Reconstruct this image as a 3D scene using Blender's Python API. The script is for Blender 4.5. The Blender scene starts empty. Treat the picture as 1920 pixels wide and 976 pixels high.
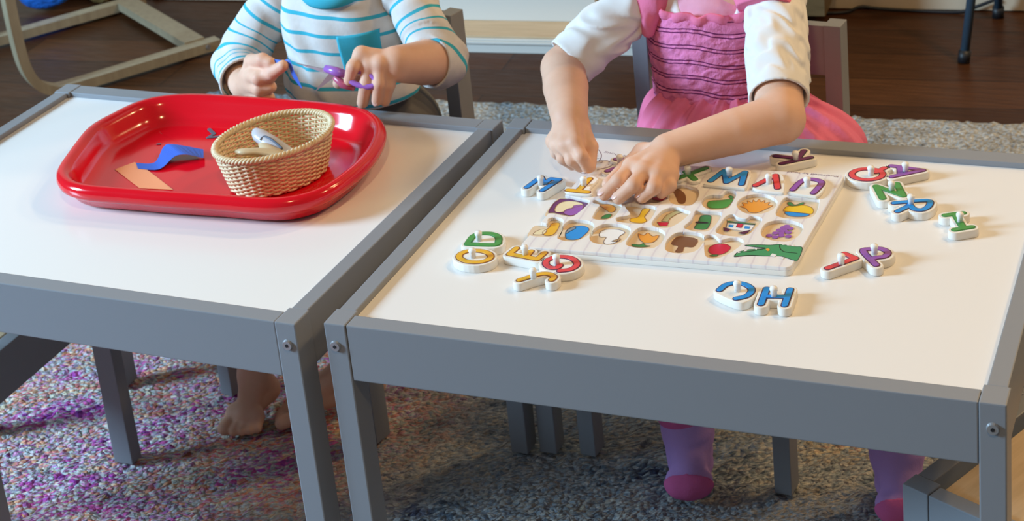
import bpy, bmesh, math, random
import numpy as np
from mathutils import Vector, Matrix
C = bpy.context.scene.collection
SC = bpy.context.scene
random.seed(4)
# ---------------------------------------------------------------- camera, world, lights, exposure
cd = bpy.data.cameras.new('camera'); cam = bpy.data.objects.new('camera', cd); C.objects.link(cam)
cd.sensor_width = 36.0; cd.lens = 3406.96/1920*36.0
cd.shift_y = -(488-52.09)/1920.0
cd.clip_start = .05
cd.dof.use_dof = True; cd.dof.focus_distance = 1.75; cd.dof.aperture_fstop = 16
cam.matrix_world = Matrix(((0.923915,-0.045169,0.379922,0.817472),(0.370475,0.353611,-0.858899,-1.331288),(-0.095549,0.934301,0.343440,1.296438),(0,0,0,1)))
SC.camera = cam
w = bpy.data.worlds.new('world'); SC.world = w; w.use_nodes = True
bg = w.node_tree.nodes['Background']; bg.inputs[0].default_value = (.60,.62,.64,1); bg.inputs[1].default_value = .19
def area(name, loc, target, sx, sy, col, e):
    l = bpy.data.lights.new(name, 'AREA'); l.shape = 'RECTANGLE'; l.size = sx; l.size_y = sy; l.color = col; l.energy = e
    o = bpy.data.objects.new(name, l); C.objects.link(o); o.location = loc
    o.rotation_euler = (Vector(target)-Vector(loc)).to_track_quat('-Z','Y').to_euler(); return o
area('window_light', (-2.7,-1.0,1.68), (0,.3,.4), .80, .95, (.47,.74,1.0), 194)
for k_, (lx, ly) in enumerate(((1.9,.9),(1.1,1.7),(2.2,1.9),(.6,-1.2))):
    area('ceiling_lamp', (lx,ly,2.5), (lx*.6,ly*.6,.4), .16, .16, (1.0,.68,.33), 14.5 if k_ < 3 else 16)
SC.view_settings.view_transform = 'Standard'; SC.view_settings.look = 'None'
SC.view_settings.gamma = 1; SC.view_settings.use_curve_mapping = False; SC.view_settings.exposure = 0.0
# ---------------------------------------------------------------- materials
def mat(name, col, rough=.5, metal=0, spec=.5, bump=None, sss=0, coat=0, build=None):
    m = bpy.data.materials.new(name); m.use_nodes = True; nt = m.node_tree; b = nt.nodes['Principled BSDF']
    b.inputs['Base Color'].default_value = (*col,1); b.inputs['Roughness'].default_value = rough
    b.inputs['Metallic'].default_value = metal; b.inputs['Specular IOR Level'].default_value = spec
    b.inputs['Coat Weight'].default_value = coat
    if sss:
        b.inputs['Subsurface Weight'].default_value = sss; b.inputs['Subsurface Radius'].default_value = (1,.35,.2); b.inputs['Subsurface Scale'].default_value = .006
    if bump:
        sc, st, dist = bump[:3]; stretch = bump[3] if len(bump) > 3 else (1,1,1)
        tc = nt.nodes.new('ShaderNodeTexCoord'); mp = nt.nodes.new('ShaderNodeMapping'); mp.inputs['Scale'].default_value = stretch
        n = nt.nodes.new('ShaderNodeTexNoise'); n.inputs['Scale'].default_value = sc; n.inputs['Detail'].default_value = 5
        bp = nt.nodes.new('ShaderNodeBump'); bp.inputs['Strength'].default_value = st; bp.inputs['Distance'].default_value = dist
        L = nt.links.new
        L(tc.outputs['Object'], mp.inputs[0]); L(mp.outputs[0], n.inputs['Vector']); L(n.outputs[0], bp.inputs['Height']); L(bp.outputs[0], b.inputs['Normal'])
    if build: build(nt, b)
    return m
def N(nt, t, **kw):
    n = nt.nodes.new('ShaderNode'+t)
    for k, v in kw.items(): setattr(n, k, v)
    return n
def ramp(nt, fac, stops, interp='LINEAR'):
    r = N(nt,'ValToRGB'); cr = r.color_ramp; cr.interpolation = interp
    while len(cr.elements) > 1: cr.elements.remove(cr.elements[-1])
    for i, (p, c) in enumerate(stops):
        e = cr.elements[0] if i == 0 else cr.elements.new(p)
        e.position = p; e.color = (*c,1)
    nt.links.new(fac, r.inputs[0]); return r.outputs[0]
def mixc(nt, fac, a, b, mode='MIX'):
    m = N(nt,'Mix', data_type='RGBA', blend_type=mode)
    for s, i in ((fac,0),(a,6),(b,7)):
        if hasattr(s,'links'): nt.links.new(s, m.inputs[i])
        elif i == 0: m.inputs[0].default_value = s
        else: m.inputs[i].default_value = (*s,1)
    return m.outputs[2]
def mth(nt, op, a, b=None, c=None):
    m = N(nt,'Math', operation=op)
    for i, s in enumerate((a,b,c)):
        if s is None: continue
        if hasattr(s,'links'): nt.links.new(s, m.inputs[i])
        else: m.inputs[i].default_value = s
    return m.outputs[0]
def noise(nt, scale, stretch=(1,1,1), detail=4, rough=.5, loc=(0,0,0), rot=0):
    tc = N(nt,'TexCoord'); mp = N(nt,'Mapping'); mp.inputs['Scale'].default_value = stretch; mp.inputs['Location'].default_value = loc; mp.inputs['Rotation'].default_value = (0,0,rot)
    n = N(nt,'TexNoise'); n.inputs['Scale'].default_value = scale; n.inputs['Detail'].default_value = detail; n.inputs['Roughness'].default_value = rough
    nt.links.new(tc.outputs['Object'], mp.inputs[0]); nt.links.new(mp.outputs[0], n.inputs['Vector']); return n
def floor_b(nt, b):
    L = nt.links.new
    tc = N(nt,'TexCoord'); br = N(nt,'TexBrick'); br.offset = .37
    mp = N(nt,'Mapping'); mp.inputs['Rotation'].default_value = (0,0,math.radians(-5))
    br.inputs['Scale'].default_value = 1; br.inputs['Brick Width'].default_value = 1.1; br.inputs['Row Height'].default_value = .125; br.inputs['Mortar Size'].default_value = .0015
    br.inputs['Color1'].default_value = (.050,.017,.006,1); br.inputs['Color2'].default_value = (.090,.031,.010,1); br.inputs['Mortar'].default_value = (.02,.008,.004,1)
    L(tc.outputs['Object'], mp.inputs[0]); L(mp.outputs[0], br.inputs['Vector'])
    n = noise(nt, 9, (1,14,1), 6, .6)
    v = ramp(nt, n.outputs[0], [(.3,(.62,.62,.62)),(.7,(1.2,1.2,1.2))])
    L(mixc(nt, 1.0, br.outputs['Color'], v, 'MULTIPLY'), b.inputs['Base Color'])
    n2 = noise(nt, 25, (1,6,1), 3)
    L(ramp(nt, n2.outputs[0], [(.3,(.28,)*3),(.7,(.42,)*3)]), b.inputs['Roughness'])
    bp = N(nt,'Bump'); bp.inputs['Strength'].default_value = .25; bp.inputs['Distance'].default_value = .003
    L(n.outputs[0], bp.inputs['Height']); L(bp.outputs[0], b.inputs['Normal'])
def rug_b(nt, b):
    L = nt.links.new
    def rn(scale, stretch, detail, rough, loc=(0,0,0)):
        tc = N(nt,'TexCoord'); m1 = N(nt,'Mapping'); m1.inputs['Rotation'].default_value = (0,0,math.radians(-33)); m2 = N(nt,'Mapping'); m2.inputs['Scale'].default_value = stretch; m2.inputs['Location'].default_value = loc
        n = N(nt,'TexNoise'); n.inputs['Scale'].default_value = scale; n.inputs['Detail'].default_value = detail; n.inputs['Roughness'].default_value = rough
        L(tc.outputs['Object'], m1.inputs[0]); L(m1.outputs[0], m2.inputs[0]); L(m2.outputs[0], n.inputs['Vector']); return n.outputs[0]
    n1 = rn(6, (1,1.9,1), 4, .6); n2 = rn(42, (1,2.6,1), 4, .7, (3,1,0)); n4 = rn(95, (1,2.4,1), 3, .7, (1,5,0))
    tc = N(nt,'TexCoord'); m1 = N(nt,'Mapping'); m1.inputs['Rotation'].default_value = (0,0,math.radians(-33)); m2 = N(nt,'Mapping'); m2.inputs['Scale'].default_value = (1,1.9,0)
    vo = N(nt,'TexVoronoi'); vo.inputs['Scale'].default_value = 120; L(tc.outputs['Object'], m1.inputs[0]); L(m1.outputs[0], m2.inputs[0]); L(m2.outputs[0], vo.inputs['Vector'])
    sc_ = N(nt,'SeparateColor'); L(vo.outputs['Color'], sc_.inputs[0])
    big = rn(4.6, (1,1.7,1), 3, .5, (5,2,0))
    fac = mth(nt,'ADD', mth(nt,'ADD', mth(nt,'MULTIPLY', n1, .36), mth(nt,'MULTIPLY', big, .42)), mth(nt,'ADD', mth(nt,'MULTIPLY', n2, .16), mth(nt,'MULTIPLY', sc_.outputs[0], .13)))
    fac = mth(nt,'ADD', mth(nt,'MULTIPLY', mth(nt,'SUBTRACT', fac, .53), 1.22), .514)
    vivid = ramp(nt, fac, [(.30,(0.08,0.04,0.24)),(.37,(0.46,0.08,0.46)),(.41,(0.81,0.14,0.42)),(.435,(0.49,0.22,0.53)),(.455,(0.57,0.68,0.68)),(.475,(0.84,0.68,0.66)),(.495,(0.68,0.15,0.44)),(.515,(0.46,0.59,0.59)),(.535,(0.85,0.73,0.62)),(.56,(0.85,0.44,0.22)),(.59,(0.84,0.18,0.24)),(.62,(0.57,0.64,0.62)),(.67,(0.85,0.66,0.40)),(.74,(0.74,0.15,0.46))])
    muted = ramp(nt, fac, [(.30,(0.06,0.07,0.12)),(.40,(0.20,0.25,0.30)),(.45,(0.49,0.52,0.52)),(.48,(0.29,0.32,0.36)),(.52,(0.64,0.61,0.55)),(.55,(0.26,0.33,0.41)),(.59,(0.61,0.52,0.41)),(.64,(0.32,0.39,0.45)),(.70,(0.72,0.61,0.43)),(.77,(0.41,0.14,0.23))])
    pale = ramp(nt, fac, [(.30,(.12,.13,.16)),(.40,(.36,.36,.34)),(.46,(.62,.60,.55)),(.50,(.40,.40,.39)),(.54,(.66,.64,.58)),(.60,(.50,.49,.45)),(.66,(.72,.70,.64)),(.74,(.36,.36,.38))])
    tc = N(nt,'TexCoord'); sp = N(nt,'SeparateXYZ'); L(tc.outputs['Object'], sp.inputs[0])
    wob = noise(nt, 3.2, (1,1,1), 3).outputs[0]
    xx = mth(nt,'ADD', sp.outputs[0], mth(nt,'MULTIPLY', wob, .5))
    f1 = ramp(nt, mth(nt,'ADD', xx, .5), [(.42,(0,0,0)),(.62,(1,1,1))])
    c = mixc(nt, f1, vivid, muted)
    yy = mth(nt,'ADD', sp.outputs[1], mth(nt,'MULTIPLY', wob, .3))
    f2 = ramp(nt, mth(nt,'MULTIPLY', yy, .5), [(.50,(0,0,0)),(.60,(1,1,1))])
    c = mixc(nt, f2, c, pale)
    blue = noise(nt, 3.5, (1,1,1), 2, .5, (2.7,0,0)).outputs[0]
    f3 = mth(nt,'MULTIPLY', f2, ramp(nt, mth(nt,'ADD', blue, mth(nt,'MULTIPLY', sp.outputs[0], -.25)), [(.56,(0,0,0)),(.66,(1,1,1))]))
    c = mixc(nt, mth(nt,'MULTIPLY', f3, .6), c, (.10,.24,.36))
    c = mixc(nt, 1.0, c, ramp(nt, n4, [(.30,(.50,.50,.54)),(.5,(.95,.95,.95)),(.7,(1.3,1.28,1.25))]), 'MULTIPLY')
    L(c, b.inputs['Base Color'])
    bp = N(nt,'Bump'); bp.inputs['Strength'].default_value = 1; bp.inputs['Distance'].default_value = .008
    L(mth(nt,'SUBTRACT', mth(nt,'ADD', n4, n2), mth(nt,'MULTIPLY', vo.outputs['Distance'], .9)), bp.inputs['Height']); L(bp.outputs[0], b.inputs['Normal'])
def wood_b(c1, c2, sc=(3,30,30)):
    def f(nt, b):
        n = noise(nt, 4, sc, 5, .6)
        nt.links.new(ramp(nt, n.outputs[0], [(.3,c1),(.7,c2)]), b.inputs['Base Color'])
    return f
def stripe_b(base, line, period, duty, off=0., double=None, bumpsc=60, bd=.0006, bs=.5):
    def f(nt, b):
        L = nt.links.new
        at = N(nt,'Attribute', attribute_name='band')
        t = mth(nt,'FRACT', mth(nt,'DIVIDE', mth(nt,'ADD', at.outputs['Fac'], off), period))
        k = mth(nt,'LESS_THAN', t, duty)
        if double:
            k = mth(nt,'MAXIMUM', k, mth(nt,'MULTIPLY', mth(nt,'GREATER_THAN', t, double), mth(nt,'LESS_THAN', t, double+duty)))
        n = noise(nt, bumpsc, (1,1,1), 5, .65)
        v = ramp(nt, n.outputs[0], [(.25,(.86,)*3),(.75,(1.08,)*3)])
        bc = mixc(nt, 1.0, base, v, 'MULTIPLY')
        L(mixc(nt, k, bc, line), b.inputs['Base Color'])
        bp = N(nt,'Bump'); bp.inputs['Strength'].default_value = bs; bp.inputs['Distance'].default_value = bd
        L(n.outputs[0], bp.inputs['Height']); L(bp.outputs[0], b.inputs['Normal'])
    return f
def skin_b(nt, b):
    n = noise(nt, 22, (1,1,1), 4, .6)
    nt.links.new(ramp(nt, n.outputs[0], [(.3,(.70,.40,.27)),(.7,(.78,.48,.34))]), b.inputs['Base Color'])
def boardtop_b(nt, b):
    L = nt.links.new
    tc = N(nt,'TexCoord'); wv = N(nt,'TexWave'); wv.bands_direction = 'X'; wv.inputs['Scale'].default_value = 22; wv.inputs['Distortion'].default_value = 1.5; wv.inputs['Detail'].default_value = 2
    L(tc.outputs['Object'], wv.inputs['Vector'])
    L(ramp(nt, wv.outputs[0], [(.0,(.70,.64,.66)),(.08,(.80,.765,.75)),(1,(.83,.80,.77))]), b.inputs['Base Color'])
M = {}
M['floor'] = mat('dark hardwood', (.08,.03,.01), .35, spec=.14, build=floor_b)
M['rug'] = mat('shag rug', (.4,.4,.4), .95, spec=.1, build=rug_b)
M['wall'] = mat('cream wall paint', (.62,.50,.36), .7)
M['trimw'] = mat('white trim paint', (.70,.68,.62), .4)
M['gray'] = mat('grey lacquered wood', (.245,.255,.275), .45, bump=(60,.08,.0005,(1,1,1)))
M['top'] = mat('white laminate', (.82,.80,.775), .24)
M['steel'] = mat('steel', (.42,.42,.43), .40, .7)
M['black'] = mat('black', (.01,.01,.012), .5)
M['pine'] = mat('pale pine', (.62,.45,.27), .5, build=wood_b((.56,.40,.23),(.68,.50,.31)))
M['birch'] = mat('birch veneer', (.6,.45,.28), .4, build=wood_b((.30,.235,.15),(.38,.31,.20),(20,20,3)))
M['red'] = mat('red plastic', (.72,.004,.014), .13, spec=.6)
M['skin'] = mat('skin', (.72,.42,.30), .56, spec=.35, sss=.12, build=skin_b)
M['nail'] = mat('nail', (.80,.50,.42), .3)
M['wicker'] = mat('wicker', (.62,.42,.20), .5, build=wood_b((.66,.47,.25),(.86,.70,.47),(30,30,30)))
M['shirt'] = mat('striped jersey', (.7,.7,.7), .9, spec=.2, build=stripe_b((.70,.67,.64),(.05,.42,.55),.0235,.20,.0045,bumpsc=30,bd=.003,bs=.35))
M['collar'] = mat('turquoise jersey', (.05,.42,.55), .9, bump=(300,.3,.0005), spec=.2)
M['pants'] = mat('grey trousers', (.16,.15,.14), .9, spec=.2, bump=(150,.4,.001))
M['white'] = mat('white cotton', (.80,.78,.76), .9, spec=.2, bump=(34,.25,.003,(1,1,1)))
M['dress'] = mat('pink smocked cotton', (.7,.15,.3), .85, spec=.2, build=stripe_b((.80,.23,.45),(.16,.02,.10),.0192,.08,.0030,double=.22,bumpsc=95,bd=.004,bs=.9))
M['dressp'] = mat('pink cotton', (.78,.19,.33), .85, spec=.2, bump=(40,.6,.006))
M['innerpink'] = mat('pale pink cotton', (.80,.38,.50), .8, spec=.2, bump=(30,.5,.004))
M['sock'] = mat('lilac pink sock', (.54,.32,.68), .95, spec=.1, bump=(400,.5,.001))
M['sockp'] = mat('pink sock', (.68,.14,.34), .95, spec=.1, bump=(400,.5,.001))
M['hair'] = mat('brown hair', (.12,.06,.03), .55, bump=(60,.8,.004,(1,1,.1)))
M['lip'] = mat('lip', (.6,.22,.2), .5)
M['eye'] = mat('eye', (.02,.015,.01), .15)
M['knob'] = mat('white painted peg', (.88,.88,.87), .35)
M['cream'] = mat('cream painted wood', (.83,.80,.74), .4)
M['boardtop'] = mat('printed cream board', (.8,.76,.7), .42, build=boardtop_b)
M['pocket'] = mat('bare pocket wood', (.72,.55,.36), .6)
PAL = dict(blue=(.01,.27,.72), yellow=(.80,.43,.02), purple=(.29,.09,.40), green=(.07,.30,.06), red=(.74,.06,.07), plum=(.14,.02,.12),
  dgreen=(.04,.22,.06), orange=(.80,.33,.04), gold=(.82,.52,.01), gray=(.22,.28,.34), brown=(.20,.08,.03), crimson=(.60,.01,.05), white=(.84,.82,.80), cream=(.80,.68,.42), brownl=(.45,.28,.12),
  dplum=(.10,.015,.06), black=(.01,.01,.01), olive=(.45,.38,.18), croc=(.05,.30,.12), outline=(.06,.03,.07), line=(.24,.15,.20), outbrown=(.22,.08,.04))
def pal(n):
    k = 'ink_'+n
    if k not in M: M[k] = mat('ink '+n, PAL[n], .4)
    return M[k]
M['bluepaper'] = mat('blue paper', (.04,.13,.60), .6)
M['orangepaper'] = mat('orange paper', (.90,.36,.18), .6)
M['slate'] = mat('grey paper', (.10,.12,.17), .6)
M['purplep'] = mat('purple plastic', (.33,.13,.48), .3)
M['pinkp'] = mat('pink plastic', (.48,.10,.18), .3)
M['beige'] = mat('beige plastic', (.66,.50,.30), .35)
M['pearl'] = mat('pearly grey plastic', (.58,.56,.60), .25)
M['bluebag'] = mat('blue plastic film', (.02,.16,.62), .25, bump=(14,.9,.03))
M['goldfoil'] = mat('gold foil', (.55,.42,.16), .3, .7, bump=(30,.9,.02))
M['easel'] = mat('blue black enamel', (.06,.10,.14), .3, .3)
M['browncrate'] = mat('brown stained wood', (.12,.07,.025), .5, build=wood_b((.10,.06,.02),(.16,.10,.04)))
# ---------------------------------------------------------------- mesh helpers
def link(name, me, m, parent=None):
    o = bpy.data.objects.new(name, me); C.objects.link(o)
    if m is not None: me.materials.append(m)
    if parent is not None:
        o.parent = parent; o.matrix_parent_inverse = Matrix.Translation(-parent.location) if parent.type == 'EMPTY' and parent.parent is None and False else Matrix.Identity(4)
    return o
def raw(name, V, F, m, parent=None, smooth=False):
    me = bpy.data.meshes.new(name); me.from_pydata([tuple(v) for v in V], [], [tuple(f) for f in F])
    if smooth: me.polygons.foreach_set('use_smooth', [True]*len(me.polygons))
    me.update(); return link(name, me, m, parent)
def frombm(name, bm, m, parent=None, smooth=False):
    me = bpy.data.meshes.new(name); bmesh.ops.recalc_face_normals(bm, faces=bm.faces); bm.to_mesh(me); bm.free()
    if smooth: me.polygons.foreach_set('use_smooth', [True]*len(me.polygons))
    return link(name, me, m, parent)
def tag(o, label, cat, group=None, kind=None):
    if label: o['label'] = label
    if cat: o['category'] = cat
    if group: o['group'] = group
    if kind: o['kind'] = kind
    return o
def thing(name, label, cat, loc=(0,0,0), rz=0, group=None):
    o = bpy.data.objects.new(name, None); C.objects.link(o); o.location = loc; o.rotation_euler = (0,0,rz); o.empty_display_size = .05
    return tag(o, label, cat, group)
def box_bm(bm, x0, x1, y0, y1, z0, z1):
    vs = [bm.verts.new(p) for p in ((x0,y0,z0),(x1,y0,z0),(x1,y1,z0),(x0,y1,z0),(x0,y0,z1),(x1,y0,z1),(x1,y1,z1),(x0,y1,z1))]
    for f in ((0,3,2,1),(4,5,6,7),(0,1,5,4),(1,2,6,5),(2,3,7,6),(3,0,4,7)): bm.faces.new([vs[i] for i in f])
def box(name, x0, x1, y0, y1, z0, z1, m, parent=None, bev=.0012):
    bm = bmesh.new(); box_bm(bm, x0, x1, y0, y1, z0, z1)
    if bev: bmesh.ops.bevel(bm, geom=bm.edges[:], offset=bev, segments=2, affect='EDGES', profile=.6)
    return frombm(name, bm, m, parent)
def sweep(name, pts, rad, m, parent=None, n=10, closed=False, scale=(1,1), up=(0,0,1), cap=True):
    P = [Vector(p) for p in pts]; K = len(P); V = []; F = []
    rads = rad if isinstance(rad, (list,tuple)) else [rad]*K
    for i in range(K):
        a = P[(i-1) % K] if closed or i > 0 else P[0]; b = P[(i+1) % K] if closed or i < K-1 else P[-1]
        t = (b-a).normalized(); u = Vector(up); 
        if abs(t.dot(u)) > .95: u = Vector((0,1,0)) if abs(t.y) < .9 else Vector((1,0,0))
        s = t.cross(u).normalized(); q = s.cross(t).normalized()
        for j in range(n):
            th = 2*math.pi*j/n
            V.append(P[i]+s*math.cos(th)*rads[i]*scale[0]+q*math.sin(th)*rads[i]*scale[1])
    for i in range(K if closed else K-1):
        for j in range(n):
            a = i*n+j; b = i*n+(j+1) % n; c = ((i+1) % K)*n+(j+1) % n; d = ((i+1) % K)*n+j
            F.append((a,b,c,d))
    if not closed and cap: F.append(tuple(range(n-1,-1,-1))); F.append(tuple((K-1)*n+j for j in range(n)))
    return V, F
def tube(name, pts, rad, m, parent=None, **k):
    V, F = sweep(name, pts, rad, m, parent, **k); return raw(name, V, F, m, parent, True)
def catmull(P, n=6, closed=True):
    P = [np.array(p, float) for p in P]; K = len(P); out = []
    for i in range(K if closed else K-1):
        p0, p1, p2, p3 = (P[(i-1) % K], P[i], P[(i+1) % K], P[(i+2) % K]) if closed else (P[max(i-1,0)], P[i], P[i+1], P[min(i+2,K-1)])
        for j in range(n):
            t = j/n
            out.append(.5*((2*p1)+(-p0+p2)*t+(2*p0-5*p1+4*p2-p3)*t*t+(-p0+3*p1-3*p2+p3)*t**3))
    if not closed: out.append(P[-1])
    return out
def plate(name, loops, z0, z1, m, parent=None, bev=0.0006, inset=True):
    cu = bpy.data.curves.new(name, 'CURVE'); cu.dimensions = '2D'; cu.fill_mode = 'BOTH'
    bev = min(bev, (z1-z0)/2*.98)
    cu.extrude = (z1-z0)/2-bev; cu.bevel_depth = bev; cu.bevel_resolution = 2; cu.offset = -bev if inset else 0
    for lp in loops:
        s = cu.splines.new('POLY'); s.points.add(len(lp)-1)
        for p, q in zip(s.points, lp): p.co = (q[0], q[1], 0, 1)
        s.use_cyclic_u = True
    o = bpy.data.objects.new('tmp', cu); C.objects.link(o)
    dg = bpy.context.evaluated_depsgraph_get(); me = bpy.data.meshes.new_from_object(o.evaluated_get(dg))
    bpy.data.objects.remove(o); bpy.data.curves.remove(cu)
    me.name = name; me.materials.clear()
    me.transform(Matrix.Translation((0,0,(z0+z1)/2)))
    return link(name, me, m, parent)
def seg_d(X, Y, a, b):
    dx, dy = b[0]-a[0], b[1]-a[1]; L = dx*dx+dy*dy+1e-12
    t = np.clip(((X-a[0])*dx+(Y-a[1])*dy)/L, 0, 1)
    return np.hypot(X-a[0]-t*dx, Y-a[1]-t*dy)
def poly_sd(X, Y, P):
    d = np.full(X.shape, 1e3); ins = np.zeros(X.shape, bool); n = len(P)
    for i in range(n):
        a, b = P[i], P[(i+1) % n]; d = np.minimum(d, seg_d(X, Y, a, b))
        if a[1] != b[1]: ins ^= ((a[1] > Y) != (b[1] > Y)) & (X < (b[0]-a[0])*(Y-a[1])/(b[1]-a[1])+a[0])
    return np.where(ins, -d, d)
def outline_loops(strokes, r, h=.0006, fill=False, fld=None):
    """contours of the union of round-ended strokes of radius r (or of a given field)"""
    pts = [p for s in strokes for p in s]
    x0 = min(p[0] for p in pts)-r-3*h; x1 = max(p[0] for p in pts)+r+3*h; y0 = min(p[1] for p in pts)-r-3*h; y1 = max(p[1] for p in pts)+r+3*h
    xs = np.arange(x0, x1, h); ys = np.arange(y0, y1, h); X, Y = np.meshgrid(xs, ys, indexing='ij')
    f = np.full(X.shape, 1e3)
    for s in strokes:
        for a, b in zip(s[:-1], s[1:]): f = np.minimum(f, seg_d(X, Y, a, b))
    f = f-r+1e-7
    if fld is not None: f = fld(X, Y)+1e-7
    segs = {}
    for i in range(len(xs)-1):
        col = f[i:i+2]
        if col.min() > 0 or col.max() < 0: continue
        for j in range(len(ys)-1):
            v = (f[i,j], f[i+1,j], f[i+1,j+1], f[i,j+1]); s = [q < 0 for q in v]
            if all(s) or not any(s): continue
            c = ((i,j),(i+1,j),(i+1,j+1),(i,j+1)); ins = []; outs = []
            for k in range(4):
                a, b = k, (k+1) % 4
                if s[a] != s[b]:
                    key = tuple(sorted((c[a], c[b])))
                    (outs if s[a] else ins).append(key)
            for q, e in zip(outs, ins if len(ins) == 1 else ins[::1]): segs[q] = e
    def pos(key):
        a, b = key; fa, fb = f[a], f[b]; t = fa/(fa-fb)
        return (xs[a[0]]*(1-t)+xs[b[0]]*t, ys[a[1]]*(1-t)+ys[b[1]]*t)
    loops = []
    while segs:
        k0 = next(iter(segs)); k = k0; lp = []
        while k in segs:
            lp.append(pos(k)); k = segs.pop(k)
        if len(lp) > 8: loops.append(lp)
    if fill: loops = [max(loops, key=lambda l: max(p[0] for p in l)-min(p[0] for p in l))]
    return loops
# ---------------------------------------------------------------- implicit surfaces (bodies and clothes)
def d_prim(p, X):
    k = p[0]
    if k == 'c':
        a, b = np.array(p[1]), np.array(p[2]); ab = b-a; t = np.clip(((X-a)@ab)/(ab@ab+1e-12), 0, 1)
        return np.linalg.norm(X-a-t[:,None]*ab, axis=1)-(p[3]+(p[4]-p[3])*t)
    if k == 'e':
        q = X-np.array(p[1]); R = p[4] if len(p) > 4 and p[4] is not None else None
        if R is not None: q = q@R
        r = np.array(p[2]); k0 = np.linalg.norm(q/r, axis=1); k1 = np.linalg.norm(q/(r*r), axis=1)+1e-9
        return k0*(k0-1)/k1
    if k == 'k': return np.maximum(d_prim(('c',)+tuple(p[1:6]), X), (X-np.array(p[6]))@np.array(p[7]))
    if k == 'p':     # half space: keeps the side normal points away from
        return (X-np.array(p[1]))@np.array(p[2])
def rotm(ax, deg): return np.array(Matrix.Rotation(math.radians(deg), 3, ax))
def field(prims, X, sub=(), cut=(), disp=None):
    f = None
    for p in prims:
        d = d_prim(p, X); k = p[5] if p[0] in 'ck' else p[3]
        if f is None: f = d
        else:
            hh = np.maximum(k-np.abs(f-d), 0)/k; f = np.minimum(f, d)-hh*hh*k*.25
    if disp is not None: f = f+disp(X)
    for p in sub:
        d = -d_prim(p, X); k = .004; hh = np.maximum(k-np.abs(f-d), 0)/k; f = np.maximum(f, d)+hh*hh*k*.25
    for p in cut: f = np.maximum(f, d_prim(p, X))
    return f
def isomesh(name, prims, h, m, parent=None, sub=(), cut=(), disp=None, band=None, B=24):
    lo = np.full(3, 1e9); hi = -lo
    for p in prims:
        if p[0] in 'ck':
            for c, r in ((p[1],p[3]),(p[2],p[4])): lo = np.minimum(lo, np.array(c)-r-.02); hi = np.maximum(hi, np.array(c)+r+.02)
        else: r = max(p[2]); lo = np.minimum(lo, np.array(p[1])-r-.02); hi = np.maximum(hi, np.array(p[1])+r+.02)
    nb = np.ceil((hi-lo)/h/B).astype(int); W = B*h
    g = np.arange(B+2)
    G = np.stack(np.meshgrid(g,g,g,indexing='ij'),-1).reshape(-1,3)
    ND = int(max(nb))*B+8
    keys = []; pos = []; quads = []
    for bi in range(nb[0]):
        for bj in range(nb[1]):
            ctr = lo+(np.stack([np.full(nb[2],bi), np.full(nb[2],bj), np.arange(nb[2])],1)+.5)*W
            fc = field(prims, ctr, cut=cut, sub=sub)
            for bk in range(nb[2]):
                R = W*.9+.012
                if abs(fc[bk]) > R*1.25: continue
                c1 = ctr[bk:bk+1]; ds = [d_prim(p, c1)[0] for p in prims]; mn = min(ds)
                act = [p for p, d in zip(prims, ds) if d < max(mn,0)+2*R+.02]
                org = np.array([bi,bj,bk])*B
                X = lo+(G+org)*h
                f = field(act, X, sub, cut, disp).reshape(B+2,B+2,B+2)
                s = f < 0
                if s.all() or not s.any(): continue
                # cells 0..B  (B+1 per axis)
                acc = np.zeros((B+1,B+1,B+1,3)); cnt = np.zeros((B+1,B+1,B+1))
                offs = [(0,0,0),(1,0,0),(0,1,0),(1,1,0),(0,0,1),(1,0,1),(0,1,1),(1,1,1)]
                def sl(o): return f[o[0]:o[0]+B+1, o[1]:o[1]+B+1, o[2]:o[2]+B+1]
                for a in offs:
                    for ax in range(3):
                        if a[ax]: continue
                        b = list(a); b[ax] = 1
                        fa, fb = sl(a), sl(b); cr = (fa < 0) != (fb < 0)
                        t = np.where(cr, fa/(fa-fb+1e-20), 0)
                        for q in range(3): acc[...,q] += np.where(cr, a[q]+(t if q == ax else 0), 0)
                        cnt += cr
                ok = cnt > 0; idx = np.argwhere(ok)
                pp = lo+(idx+org+acc[ok]/cnt[ok][:,None])*h
                gi = idx+org; keys.append((gi[:,0]*ND+gi[:,1])*ND+gi[:,2]); pos.append(pp)
                for ax in range(3):
                    u, v = (ax+1) % 3, (ax+2) % 3
                    n1 = [slice(1,B+1)]*3; n1[ax] = slice(0,B+1); 
                    sh = [slice(1,B+1)]*3; sh[ax] = slice(0,B); s0 = s[tuple(sh)]
                    sh2 = [slice(1,B+1)]*3; sh2[ax] = slice(1,B+1); s1 = s[tuple(sh2)]
                    for flip in (0,1):
                        e = np.argwhere((s0 & ~s1) if flip == 0 else (~s0 & s1))
                        if not len(e): continue
                        e = e+1; e[:,ax] -= 1; e = e+org
                        du = np.zeros(3,int); du[u] = 1; dv = np.zeros(3,int); dv[v] = 1
                        q = [e-du-dv, e-dv, e, e-du]
                        if flip: q = q[::-1]
                        quads.append(np.stack([(a[:,0]*ND+a[:,1])*ND+a[:,2] for a in q],1))
    keys = np.concatenate(keys); pos = np.concatenate(pos); quads = np.concatenate(quads)
    uk, ui = np.unique(keys, return_index=True); V = pos[ui]
    F = np.searchsorted(uk, quads); good = (uk[np.minimum(F, len(uk)-1)] == quads).all(1); F = F[good]
    me = bpy.data.meshes.new(name)
    me.vertices.add(len(V)); me.vertices.foreach_set('co', V.ravel())
    me.loops.add(F.size); me.loops.foreach_set('vertex_index', F.ravel().astype(np.int32))
    me.polygons.add(len(F)); me.polygons.foreach_set('loop_start', np.arange(0, F.size, 4, dtype=np.int32))
    me.polygons.foreach_set('use_smooth', np.ones(len(F), bool))
    me.update(calc_edges=True); me.validate()
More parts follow.
